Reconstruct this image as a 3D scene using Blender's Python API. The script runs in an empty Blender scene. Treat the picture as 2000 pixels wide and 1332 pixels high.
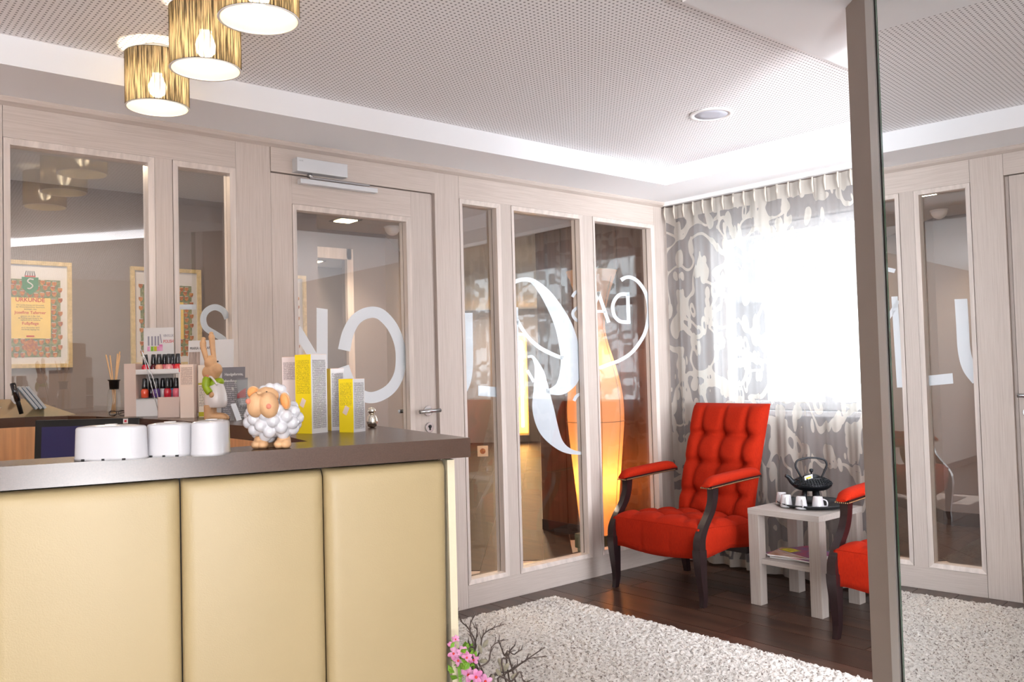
import bpy, bmesh, math, random
import numpy as np
from mathutils import Vector, Matrix, Euler
random.seed(4); np.random.seed(4)
S = bpy.context.scene
COL = S.collection
PI = math.pi
# ------------------------------------------------------------------ camera
F_PX, YAW, PITCH, ROLL, CH = 1692.73, .7036, .0345, -.0265, 1.25
FW = Vector((math.sin(YAW)*math.cos(PITCH), math.cos(YAW)*math.cos(PITCH), math.sin(PITCH)))
RT0 = Vector((math.cos(YAW), -math.sin(YAW), 0)); UP0 = RT0.cross(FW)
RT = RT0*math.cos(ROLL)+UP0*math.sin(ROLL); UP = -RT0*math.sin(ROLL)+UP0*math.cos(ROLL)
cd = bpy.data.cameras.new('camera'); cam = bpy.data.objects.new('camera', cd); COL.objects.link(cam)
cd.sensor_width = 36; cd.lens = 36*F_PX/2000; cd.clip_start = .02; cd.clip_end = 100
m = Matrix((RT, UP, -FW)).transposed().to_4x4(); m.translation = (0, 0, CH); cam.matrix_world = m
S.camera = cam
# ------------------------------------------------------------------ world, lights, exposure
W = bpy.data.worlds.new('world'); S.world = W; W.use_nodes = True
bg = W.node_tree.nodes['Background']; bg.inputs[0].default_value = (.86, .93, 1, 1); bg.inputs[1].default_value = 1.7
S.view_settings.view_transform = 'Standard'; S.view_settings.look = 'None'; S.view_settings.gamma = 1
S.view_settings.use_curve_mapping = False; S.view_settings.exposure = 1.48
S.cycles.use_denoising = True; S.cycles.max_bounces = 8; S.cycles.transparent_max_bounces = 16
S.cycles.diffuse_bounces = 4; S.cycles.glossy_bounces = 5; S.cycles.sample_clamp_indirect = 6
def area(name, loc, direction, sx, sy, power, col=(1, 1, 1)):
    l = bpy.data.lights.new(name, 'AREA'); l.shape = 'RECTANGLE'; l.size = sx; l.size_y = sy; l.energy = power; l.color = col
    o = bpy.data.objects.new(name, l); COL.objects.link(o); o.location = loc
    o.rotation_euler = Vector(direction).to_track_quat('-Z', 'Y').to_euler(); return o
def point(name, loc, power, col, r=.03):
    l = bpy.data.lights.new(name, 'POINT'); l.energy = power; l.color = col; l.shadow_soft_size = r
    o = bpy.data.objects.new(name, l); COL.objects.link(o); o.location = loc; return o
def spot(name, loc, power, col, ang=110, r=.04, d=(0, 0, -1)):
    l = bpy.data.lights.new(name, 'SPOT'); l.energy = power; l.color = col; l.spot_size = math.radians(ang); l.spot_blend = .6; l.shadow_soft_size = r
    o = bpy.data.objects.new(name, l); COL.objects.link(o); o.location = loc
    o.rotation_euler = Vector(d).to_track_quat('-Z', 'Y').to_euler(); return o
area('window_daylight', (4.76, 2.34, 1.545), (-1, 0, 0), 2.17, 1.14, 7, (.86, .93, 1))
area('front_fill_light', (.8, -3.0, 1.1), (0, 1, .3), 3.6, 2.0, 135, (.93, .96, 1))  # unseen frontal fill, added behind the camera to brighten the room
area('side_fill_light', (3.1, -3.0, 1.35), (0, 1, 0), 1.6, 1.9, 25, (.84, .92, 1))  # second added fill from behind the camera, no known window there
area('ceiling_fill_light', (1.5, -1.2, .6), (.0, .05, 1), .6, .6, 135, (.95, .97, 1)); area('ceiling_fill_light', (-.4, -1.9, .6), (.0, .12, 1), .6, .6, 90, (.97, .98, 1))  # two unseen upward fill lights, added to brighten the ceiling
WARM = (1, .84, .68)
# ------------------------------------------------------------------ helpers
def ray(u, v): return FW + RT*((u-1000)/F_PX) - UP*((v-666)/F_PX)
def at(u, v, x=None, y=None, z=None, t=None):
    d = ray(u, v)
    if x is not None: t = x/d.x
    elif y is not None: t = y/d.y
    elif z is not None: t = (z-CH)/d.z
    return Vector((0, 0, CH))+d*t
def away(p, d):
    h = Vector((p.x, p.y, 0)).normalized(); return Vector((p.x+h.x*d, p.y+h.y*d, p.z))
def lin(c): return tuple(((x/255)/12.92 if x/255 <= .04045 else ((x/255+.055)/1.055)**2.4) for x in c)+(1,)
MATS = {}
def mat(name, col, rough=.5, metal=0, **k):
    """principled material; col is sRGB 0-255; k: var (colour noise), vscale (xyz), bump, bscale, emit, trans, coat, sss"""
    mt = bpy.data.materials.new(name); mt.use_nodes = True; nt = mt.node_tree; N = nt.nodes; L = nt.links
    b = N['Principled BSDF']; b.inputs['Roughness'].default_value = rough; b.inputs['Metallic'].default_value = metal
    c = lin(col); b.inputs['Base Color'].default_value = c
    tc = N.new('ShaderNodeTexCoord'); crd = k.get('coord', 'Object')
    if k.get('var'):
        mp = N.new('ShaderNodeMapping'); mp.inputs['Scale'].default_value = k.get('vscale', (5, 5, 5)); L.new(tc.outputs[crd], mp.inputs[0])
        nz = N.new('ShaderNodeTexNoise'); nz.inputs['Scale'].default_value = 1; nz.inputs['Detail'].default_value = k.get('detail', 5); nz.inputs['Roughness'].default_value = .6
        L.new(mp.outputs[0], nz.inputs[0])
        rp = N.new('ShaderNodeValToRGB'); v = k['var']; c2 = lin(k['col2']) if 'col2' in k else tuple(x*(1-v) for x in c[:3])+(1,)
        c3 = c if 'col2' in k else tuple(min(1, x*(1+v*.6)) for x in c[:3])+(1,)
        rp.color_ramp.elements[0].position = k.get('p0', .35); rp.color_ramp.elements[1].position = k.get('p1', .65)
        rp.color_ramp.elements[0].color = c2; rp.color_ramp.elements[1].color = c3
        L.new(nz.outputs[0], rp.inputs[0]); out = rp.outputs[0]
        if k.get('perobj'):
            oi = N.new('ShaderNodeObjectInfo'); hs = N.new('ShaderNodeHueSaturation'); mr = N.new('ShaderNodeMapRange')
            mr.inputs['To Min'].default_value = 1-k['perobj']; mr.inputs['To Max'].default_value = 1+k['perobj']
            L.new(oi.outputs['Random'], mr.inputs[0]); L.new(mr.outputs[0], hs.inputs['Value']); L.new(out, hs.inputs['Color']); out = hs.outputs[0]
            ad = N.new('ShaderNodeVectorMath'); L.new(tc.outputs[crd], ad.inputs[0]); sc = N.new('ShaderNodeMath'); sc.operation = 'MULTIPLY'; sc.inputs[1].default_value = 37
            L.new(oi.outputs['Random'], sc.inputs[0]); L.new(sc.outputs[0], ad.inputs[1]); L.new(ad.outputs[0], mp.inputs[0])
        L.new(out, b.inputs['Base Color'])
    if k.get('bump'):
        mp2 = N.new('ShaderNodeMapping'); bs = k.get('bscale', 100); mp2.inputs['Scale'].default_value = bs if isinstance(bs, tuple) else (bs,)*3
        L.new(tc.outputs[crd], mp2.inputs[0]); n2 = N.new('ShaderNodeTexNoise'); n2.inputs['Scale'].default_value = 1; n2.inputs['Detail'].default_value = 3
        L.new(mp2.outputs[0], n2.inputs[0]); bp = N.new('ShaderNodeBump'); bp.inputs['Strength'].default_value = k['bump']; bp.inputs['Distance'].default_value = k.get('bdist', .002)
        L.new(n2.outputs[0], bp.inputs['Height']); L.new(bp.outputs[0], b.inputs['Normal'])
    if k.get('emit'):
        b.inputs['Emission Color'].default_value = lin(k.get('ecol', col)); b.inputs['Emission Strength'].default_value = k['emit']
    if k.get('coat'): b.inputs['Coat Weight'].default_value = k['coat']; b.inputs['Coat Roughness'].default_value = .08
    if k.get('trans'): b.inputs['Transmission Weight'].default_value = k['trans']
    if k.get('sheen'): b.inputs['Sheen Weight'].default_value = k['sheen']
    if k.get('alpha'): b.inputs['Alpha'].default_value = k['alpha']
    MATS[name] = mt; return mt
def nodemat(name, fn):
    mt = bpy.data.materials.new(name); mt.use_nodes = True; nt = mt.node_tree
    for n in list(nt.nodes): nt.nodes.remove(n)
    o = nt.nodes.new('ShaderNodeOutputMaterial'); r = fn(nt); nt.links.new(r, o.inputs[0]); MATS[name] = mt; return mt
class G:
    """collects shapes for one mesh object"""
    def __init__(s): s.v = []; s.f = []; s.sm = []
    def add(s, vs, fs, smooth=False):
        n = len(s.v); s.v += [tuple(v) for v in vs]; s.f += [tuple(i+n for i in f) for f in fs]; s.sm += [smooth]*len(fs); return s
    def box(s, a, b, bev=0, M=None):
        a, b = Vector(a), Vector(b); lo = Vector(map(min, a, b)); hi = Vector(map(max, a, b))
        bm = bmesh.new(); bmesh.ops.create_cube(bm, size=1)
        for v in bm.verts: v.co = Vector((lo[i]+(v.co[i]+.5)*(hi[i]-lo[i]) for i in range(3)))
        if bev: bmesh.ops.bevel(bm, geom=bm.edges[:]+bm.verts[:], offset=bev, segments=2, affect='EDGES', profile=.7)
        return s.bm(bm, M)
    def bm(s, bm, M=None, smooth=False):
        bm.verts.index_update(); vs = [(M @ v.co if M else v.co) for v in bm.verts]
        s.add(vs, [[v.index for v in f.verts] for f in bm.faces], smooth); bm.free(); return s
    def prism(s, pts, z0, z1):
        n = len(pts); vs = [(p[0], p[1], z0) for p in pts]+[(p[0], p[1], z1) for p in pts]
        fs = [tuple(range(n))[::-1], tuple(range(n, 2*n))]+[(i, (i+1) % n, n+(i+1) % n, n+i) for i in range(n)]
        return s.add(vs, fs)
    def lathe(s, prof, c=(0, 0, 0), n=24, smooth=True, caps=True, M=None, sx=1, sy=1):
        vs = []; fs = []
        for r, z in prof:
            for i in range(n):
                a = 2*PI*i/n; p = Vector((r*math.cos(a)*sx, r*math.sin(a)*sy, z))
                vs.append((M @ p if M else p)+Vector(c))
        for j in range(len(prof)-1):
            for i in range(n): fs.append((j*n+i, j*n+(i+1) % n, (j+1)*n+(i+1) % n, (j+1)*n+i))
        s.add(vs, fs, smooth)
        if caps:
            k = len(s.v)-len(vs)
            s.f.append(tuple(k+i for i in range(n))[::-1]); s.f.append(tuple(k+(len(prof)-1)*n+i for i in range(n))); s.sm += [False, False]
        return s
    def tube(s, pts, r, n=8, smooth=True, flat=1):
        pts = [Vector(p) for p in pts]; rr = r if isinstance(r, (list, tuple)) else [r]*len(pts); vs = []; fs = []
        up = None
        for i, p in enumerate(pts):
            d = (pts[min(i+1, len(pts)-1)]-pts[max(i-1, 0)]).normalized()
            if up is None: up = Vector((0, 0, 1)) if abs(d.z) < .9 else Vector((1, 0, 0))
            a = d.cross(up).normalized(); b = a.cross(d).normalized(); up = b
            for j in range(n):
                t = 2*PI*j/n; vs.append(p+a*math.cos(t)*rr[i]+b*math.sin(t)*rr[i]*flat)
        for i in range(len(pts)-1):
            for j in range(n): fs.append((i*n+j, i*n+(j+1) % n, (i+1)*n+(j+1) % n, (i+1)*n+j))
        s.add(vs, fs, smooth); k = len(s.v)-len(vs)
        s.f.append(tuple(k+i for i in range(n))[::-1]); s.f.append(tuple(k+(len(pts)-1)*n+i for i in range(n))); s.sm += [False]*2
        return s
    def ball(s, c, r, M=None, seg=16):
        bm = bmesh.new(); bmesh.ops.create_uvsphere(bm, u_segments=seg, v_segments=max(6, seg*3//4), radius=1)
        rr = r if isinstance(r, (tuple, list)) else (r, r, r)
        T = Matrix.Translation(c) @ (M.to_4x4() if M else Matrix()) @ Matrix.Diagonal((*rr, 1))
        return s.bm(bm, T, True)
    def grid(s, P, smooth=True, close=False):
        """P[i][j] points"""
        n, m_ = len(P), len(P[0]); vs = [p for row in P for p in row]; fs = []
        for i in range(n-1):
            for j in range(m_-1 if not close else m_):
                fs.append((i*m_+j, i*m_+(j+1) % m_, (i+1)*m_+(j+1) % m_, (i+1)*m_+j))
        return s.add(vs, fs, smooth)
    def make(s, name, mt, parent=None, label=None, cat=None, group=None, kind=None):
        me = bpy.data.meshes.new(name); me.from_pydata(s.v, [], s.f); me.polygons.foreach_set('use_smooth', s.sm)
        if isinstance(mt, str): mt = MATS[mt]
        me.materials.append(mt); me.validate(); me.update()
        bm = bmesh.new(); bm.from_mesh(me); bmesh.ops.recalc_face_normals(bm, faces=bm.faces); bm.to_mesh(me); bm.free()
        o = bpy.data.objects.new(name, me); COL.objects.link(o)
        if parent: o.parent = parent
        return tag(o, label, cat, group, kind)
def tag(o, label=None, cat=None, group=None, kind=None):
    if label: o['label'] = label
    if cat: o['category'] = cat
    if group: o['group'] = group
    if kind: o['kind'] = kind
    return o
def empty(name, loc=(0, 0, 0), rz=0, label=None, cat=None, group=None, kind=None):
    o = bpy.data.objects.new(name, None); COL.objects.link(o); o.location = loc; o.rotation_euler = (0, 0, rz); o.empty_display_size = .05
    return tag(o, label, cat, group, kind)
def thing(name, loc, rz, label, cat, group=None): return empty(name, loc, rz, label, cat, group)
def copy_tree(o, parent=None):
    c = o.copy(); COL.objects.link(c); c.parent = parent
    for ch in [x for x in KIDS.get(o.name, [])]: copy_tree(ch, c)
    return c
KIDS = {}
def index_kids():
    KIDS.clear()
    for x in bpy.data.objects:
        if x.parent: KIDS.setdefault(x.parent.name, []).append(x)
def box(name, a, b, mt, parent=None, bev=0, **k): return G().box(a, b, bev).make(name, mt, parent, **k)
def cr(pts, n=8, closed=False):
    """catmull-rom resample of tuples"""
    P = [np.array(p, float) for p in pts]; out = []
    for i in range(len(P)-1):
        p0, p1, p2, p3 = P[max(i-1, 0)], P[i], P[i+1], P[min(i+2, len(P)-1)]
        for k in range(n):
            t = k/n; out.append(.5*(2*p1+(p2-p0)*t+(2*p0-5*p1+4*p2-p3)*t*t+(3*p1-p0-3*p2+p3)*t**3))
    out.append(P[-1]); return out
def text(s, size, mt, parent, M, name='lettering', ext=.0003, align='LEFT', bold=0, sx=1, **k):
    c = bpy.data.curves.new('t', 'FONT'); c.body = s; c.size = size; c.extrude = ext; c.align_x = align; c.offset = bold; c.resolution_u = 3
    o = bpy.data.objects.new('t', c); COL.objects.link(o)
    me = bpy.data.meshes.new_from_object(o.evaluated_get(bpy.context.evaluated_depsgraph_get())); bpy.data.objects.remove(o); bpy.data.curves.remove(c)
    me.transform(M @ Matrix.Diagonal((sx, 1, 1, 1))); me.materials.clear(); me.materials.append(MATS[mt] if isinstance(mt, str) else mt)
    o = bpy.data.objects.new(name, me); COL.objects.link(o); o.parent = parent; return tag(o, **k)
def frame3(o, x, y):
    """matrix with origin o, x and y axes"""
    x = Vector(x).normalized(); y = Vector(y).normalized(); z = x.cross(y); M = Matrix((x, y, z)).transposed().to_4x4(); M.translation = o; return M
def remesh(o, vox, smooth=2):
    r = o.modifiers.new('r', 'REMESH'); r.mode = 'VOXEL'; r.voxel_size = vox; r.use_smooth_shade = True
    if smooth: q = o.modifiers.new('s', 'SMOOTH'); q.iterations = smooth; q.factor = .5
    return o
# ------------------------------------------------------------------ materials
OAK = (203, 190, 182)
mat('oak_v', OAK, .5, var=.26, vscale=(300, 300, 5), col2=(188, 174, 165), p0=.3, p1=.6, bump=.25, bscale=(220, 220, 7), perobj=.05)
mat('oak_h', OAK, .5, var=.26, vscale=(5, 300, 300), col2=(188, 174, 165), p0=.3, p1=.6, bump=.25, bscale=(7, 220, 220), perobj=.05)
mat('oak_bead', (214, 201, 193), .45, var=.15, vscale=(30, 30, 2), perobj=.04)
mat('oak_y', OAK, .5, var=.26, vscale=(55, 1.6, 55), col2=(166, 150, 141), p0=.3, p1=.62, perobj=.05)
mat('ash_v', (166, 155, 147), .45, var=.2, vscale=(160, 160, 4), col2=(150, 137, 130), p0=.3, p1=.62)
mat('ash_h', (178, 170, 164), .45, var=.2, vscale=(160, 4, 160), col2=(160, 149, 142), p0=.3, p1=.62)
mat('plaster', (240, 240, 243), .85, bump=.05, bscale=150)
mat('taupe', (160, 148, 141), .8, bump=.08, bscale=300)
mat('corridor_wall', (140, 130, 127), .85, bump=.05, bscale=200)
mat('corridor_white', (196, 194, 192), .85, bump=.04, bscale=150)
mat('walnut_wall', (104, 72, 52), .5, var=.4, vscale=(14, 14, .7), bump=.05, bscale=80)
mat('beige_wall', (208, 202, 196), .85, bump=.05, bscale=150)
mat('plank', (84, 58, 45), .3, var=.5, vscale=(16, 2.2, 6), col2=(44, 30, 26), p0=.28, p1=.72, bump=.12, bscale=(90, 8, 20), perobj=.28)
mat('grout', (225, 208, 196), .8, bump=.05)
mat('lacquer', (116, 78, 66), .3)
mat('skirting', (60, 48, 44), .4, bump=.03)
mat('alu', (196, 193, 190), .4, .35, bump=.03, bscale=(400, 400, 10))
mat('steel', (190, 190, 192), .22, 1, bump=.02, bscale=300)
mat('silver_paint', (214, 216, 220), .35, .25, bump=.03, bscale=300)
mat('black_gap', (26, 25, 25), .7, bump=.05)
mat('white', (236, 234, 234), .35, bump=.02, bscale=120)
mat('white_gloss', (196, 194, 197), .16, coat=.5, bump=.04, bscale=40)
mat('ceramic', (204, 202, 206), .08, coat=1, bump=.05, bscale=50)
mat('paper', (222, 220, 220), .7, bump=.02, bscale=80)
mat('leather', (180, 160, 120), .42, bump=.28, bscale=420, bdist=.0008, var=.03, vscale=(3, 3, 3))
mat('leather_side', (232, 220, 190), .45, bump=.28, bscale=420, bdist=.0008)
mat('counter', (78, 54, 41), .26, var=.12, vscale=(400, 400, 400), bump=.02, bscale=500)
mat('beech', (214, 160, 112), .42, var=.14, vscale=(60, 60, 2.5), bump=.05, bscale=(100, 100, 4))
mat('rug', (226, 220, 214), .95, var=.4, vscale=(95, 95, 95), col2=(120, 104, 96), p0=.33, p1=.46, detail=2, coord='Object', sheen=.3, bump=.7, bscale=380, bdist=.004)
mat('red_fabric', (164, 34, 8), .9, var=.3, vscale=(260, 260, 40), col2=(146, 26, 6), p0=.3, p1=.6, bump=.5, bscale=520, bdist=.0009)
mat('mahogany', (32, 17, 19), .36, var=.3, vscale=(30, 30, 4), bump=.03, bscale=60, coat=.3)
mat('brass', (150, 120, 90), .3, 1, bump=.02)
mat('tape', (206, 196, 184), .8, bump=.1, bscale=400)
mat('iron', (34, 36, 40), .42, .55, bump=.15, bscale=300)
mat('tray', (36, 38, 42), .5, bump=.1, bscale=300)
mat('black', (18, 17, 18), .35, bump=.02, bscale=100)
mat('screen', (40, 38, 92), .5, var=.1, vscale=(2, 2, 2), bump=.02)
mat('yellow', (232, 204, 16), .42, bump=.02, bscale=60)
mat('yellow_gold', (196, 184, 30), .5, bump=.02)
mat('orange_tab', (240, 170, 110), .5, bump=.02)
mat('tan', (212, 166, 122), .55, var=.15, vscale=(20, 20, 20), bump=.05, bscale=80)
mat('tan_dark', (226, 150, 84), .55, var=.1, vscale=(20, 20, 20), bump=.05, bscale=80)
mat('blush', (206, 124, 100), .6, bump=.03)
mat('green_shirt', (150, 176, 20), .3, bump=.05, bscale=40)
mat('overall', (222, 214, 210), .2, coat=.5, bump=.08, bscale=40)
mat('card_pink', (226, 204, 192), .6, bump=.02)
mat('reed', (222, 178, 130), .6, bump=.05)
mat('red_ink', (196, 60, 40), .6, bump=.01)
mat('dark_ink', (66, 62, 66), .6, bump=.01)
mat('parchment', (246, 214, 120), .6, var=.06, vscale=(10, 10, 10), bump=.01)
mat('leaf_print', (150, 156, 112), .6, var=.5, vscale=(60, 60, 60), col2=(88, 104, 70), bump=.01)
mat('shield_print', (206, 140, 70), .6, var=.5, vscale=(70, 70, 70), col2=(160, 84, 50), p0=.4, p1=.6, bump=.01)
mat('crest_green', (60, 130, 90), .6, bump=.01)
mat('gold_frame', (214, 190, 140), .4, var=.2, vscale=(40, 40, 40), bump=.05, bscale=60)
mat('glossy_cap', (24, 20, 26), .12, coat=.6, bump=.01)
mat('chrome', (232, 226, 214), .08, 1, bump=.02, bscale=20)
mat('grille', (196, 198, 210), .6, bump=.5, bscale=900)
mat('twig', (92, 78, 72), .7, var=.3, vscale=(40, 40, 40), bump=.2, bscale=200)
mat('catkin', (158, 150, 128), .9, var=.3, vscale=(80, 80, 80), bump=.5, bscale=400, sheen=.5)
mat('leaf', (120, 168, 50), .5, var=.3, vscale=(40, 40, 40), bump=.05)
mat('petal', (226, 170, 204), .5, var=.25, vscale=(40, 40, 40), col2=(210, 110, 166), bump=.05)
mat('petal_core', (226, 60, 50), .5, bump=.05)
mat('pot', (190, 180, 170), .5, bump=.05)
mat('soil', (70, 54, 42), .9, bump=.5)
mat('kraft_green', (120, 110, 84), .5, var=.4, vscale=(6, 6, 6), col2=(150, 120, 84), bump=.02)
mat('card_blue', (150, 172, 190), .5, var=.4, vscale=(30, 30, 30), bump=.02)
mat('card_grey', (176, 178, 180), .5, bump=.02)
mat('turquoise', (150, 190, 176), .6, bump=.02)
mat('slate_print', (128, 130, 138), .5, bump=.02)
mat('red_car', (170, 40, 48), .5, bump=.02)
mat('brush_print', (182, 164, 154), .6, var=.4, vscale=(300, 300, 6), bump=.02)
mat('hair_grey', (150, 146, 160), .5, bump=.02)
mat('mag1', (220, 200, 190), .4, var=.8, vscale=(14, 14, 14), col2=(170, 110, 70), bump=.02)
mat('mag2', (90, 110, 160), .4, var=.8, vscale=(14, 14, 14), col2=(200, 60, 90), bump=.02)
mat('mag_yellow', (230, 220, 40), .4, var=.5, vscale=(40, 40, 40), bump=.02)
mat('red_spine', (206, 50, 70), .5, bump=.02)
mat('socket', (240, 214, 180), .4, bump=.02)
mat('vase_metal', (120, 120, 96), .4, .3, bump=.02)
mat('sconce_frame', (210, 205, 200), .4, .2, bump=.02)
mat('sconce_glow', (255, 190, 70), .5, emit=3.2, ecol=(255, 176, 60))
mat('sconce_tube', (255, 236, 190), .5, emit=16, ecol=(255, 226, 160))
mat('downlight_glow', (255, 226, 180), .5, emit=9, ecol=(255, 222, 170))
mat('bulb', (255, 240, 200), .5, emit=30, ecol=(255, 238, 205))
mat('green_glass', (60, 110, 88), .1, coat=.5)
mat('mirror', (238, 240, 240), .0, 1)
mat('vinyl', (232, 238, 246), .5, emit=0)
def thin_glass(tint, base, boost):
    def fn(nt):
        N, L = nt.nodes, nt.links
        tr = N.new('ShaderNodeBsdfTransparent'); tr.inputs[0].default_value = tint
        gl = N.new('ShaderNodeBsdfGlossy'); gl.inputs['Roughness'].default_value = 0
        ge = N.new('ShaderNodeNewGeometry'); dt = N.new('ShaderNodeVectorMath'); dt.operation = 'DOT_PRODUCT'; L.new(ge.outputs['Incoming'], dt.inputs[0]); L.new(ge.outputs['Normal'], dt.inputs[1])
        ab = N.new('ShaderNodeMath'); ab.operation = 'ABSOLUTE'; L.new(dt.outputs['Value'], ab.inputs[0]); sb = N.new('ShaderNodeMath'); sb.operation = 'SUBTRACT'; sb.inputs[0].default_value = 1; L.new(ab.outputs[0], sb.inputs[1])
        pw = N.new('ShaderNodeMath'); pw.operation = 'POWER'; pw.inputs[1].default_value = 5; L.new(sb.outputs[0], pw.inputs[0])
        ma = N.new('ShaderNodeMath'); ma.operation = 'MULTIPLY_ADD'; ma.use_clamp = True; ma.inputs[1].default_value = boost; ma.inputs[2].default_value = base
        L.new(pw.outputs[0], ma.inputs[0]); mx = N.new('ShaderNodeMixShader'); L.new(ma.outputs[0], mx.inputs[0]); L.new(tr.outputs[0], mx.inputs[1]); L.new(gl.outputs[0], mx.inputs[2])
        return mx.outputs[0]
    return fn
nodemat('pane_glass', thin_glass((.96, .965, .965, 1), .08, .9))
nodemat('clear_glass', thin_glass((.97, .98, .97, 1), .04, .95))
def ceil_fn(nt):
    N, L = nt.nodes, nt.links
    tc = N.new('ShaderNodeTexCoord'); sp = N.new('ShaderNodeSeparateXYZ'); L.new(tc.outputs['Object'], sp.inputs[0])
    def mth(op, a, b=None):
        n = N.new('ShaderNodeMath'); n.operation = op
        for i, x in enumerate((a, b)):
            if x is None: continue
            if isinstance(x, (int, float)): n.inputs[i].default_value = x
            else: L.new(x, n.inputs[i])
        return n.outputs[0]
    pit = .0185
    def cell(o): return mth('SUBTRACT', mth('FRACT', mth('DIVIDE', o, pit)), .5)
    a, b = cell(sp.outputs[0]), cell(sp.outputs[1])
    d = mth('SQRT', mth('ADD', mth('MULTIPLY', a, a), mth('MULTIPLY', b, b)))
    hole = mth('LESS_THAN', d, .215)
    mx = N.new('ShaderNodeMixRGB'); L.new(hole, mx.inputs[0]); mx.inputs[1].default_value = lin((243, 241, 243)); mx.inputs[2].default_value = lin((140, 138, 140))
    b_ = N.new('ShaderNodeBsdfPrincipled'); b_.inputs['Roughness'].default_value = .85; L.new(mx.outputs[0], b_.inputs[0])
    inv = mth('SUBTRACT', 1.0, hole); bp = N.new('ShaderNodeBump'); bp.inputs['Strength'].default_value = .3; bp.inputs['Distance'].default_value = .003; L.new(inv, bp.inputs['Height']); L.new(bp.outputs[0], b_.inputs['Normal'])
    return b_.outputs[0]
nodemat('perforated', ceil_fn)
def print_fn(col, ink, rows, cov=.62, zlo=0., zhi=1., ax=0):
    """tiny printed lines of text on paper; generated coordinates"""
    def fn(nt):
        N, L = nt.nodes, nt.links
        def mth(op, a, b=None):
            n = N.new('ShaderNodeMath'); n.operation = op
            for i, x in enumerate((a, b)):
                if x is None: continue
                if isinstance(x, (int, float)): n.inputs[i].default_value = x
                else: L.new(x, n.inputs[i])
            return n.outputs[0]
        tc = N.new('ShaderNodeTexCoord'); sp = N.new('ShaderNodeSeparateXYZ'); L.new(tc.outputs['Object'], sp.inputs[0])
        z = sp.outputs[2]; row = mth('DIVIDE', z, rows); fr = mth('FRACT', row)
        line = mth('LESS_THAN', fr, .5)
        nz = N.new('ShaderNodeTexNoise'); nz.inputs['Scale'].default_value = 1; nz.inputs['Detail'].default_value = 1
        cb = N.new('ShaderNodeCombineXYZ'); hx = mth('MULTIPLY', mth('ADD', sp.outputs[0], sp.outputs[1]), 900); L.new(hx, cb.inputs[0]); L.new(mth('MULTIPLY', mth('FLOOR', row), 7.3), cb.inputs[2]); L.new(cb.outputs[0], nz.inputs[0])
        word = mth('LESS_THAN', nz.outputs[0], cov)
        g = N.new('ShaderNodeSeparateXYZ'); L.new(tc.outputs['Generated'], g.inputs[0])
        inz = mth('MULTIPLY', mth('GREATER_THAN', g.outputs[2], zlo), mth('LESS_THAN', g.outputs[2], zhi))
        inx = mth('MULTIPLY', mth('GREATER_THAN', g.outputs[ax], .08), mth('LESS_THAN', g.outputs[ax], .92))
        k = mth('MULTIPLY', mth('MULTIPLY', line, word), mth('MULTIPLY', inz, inx))
        mx = N.new('ShaderNodeMixRGB'); L.new(k, mx.inputs[0]); mx.inputs[1].default_value = lin(col); mx.inputs[2].default_value = lin(ink)
        b_ = N.new('ShaderNodeBsdfPrincipled'); b_.inputs['Roughness'].default_value = .45; L.new(mx.outputs[0], b_.inputs[0]); return b_.outputs[0]
    return fn
nodemat('print_white', print_fn((222, 220, 222), (90, 86, 90), .0021, .6, .06, .93, 1))
nodemat('print_yellow', print_fn((242, 214, 20), (160, 136, 30), .0021, .52, .5, .93))
nodemat('print_pink', print_fn((232, 216, 212), (130, 110, 112), .0021, .6, .68, .93))
nodemat('print_card', print_fn((244, 222, 206), (170, 140, 130), .0032, .6, .62, .95))
nodemat('print_label', print_fn((242, 230, 214), (120, 110, 100), .004, .55, .2, .6))
nodemat('print_slate', print_fn((126, 122, 128), (214, 210, 214), .006, .5, .04, .7))
nodemat('print_parch', print_fn((246, 214, 120), (150, 110, 60), .012, .55, 0, 1))
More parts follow.
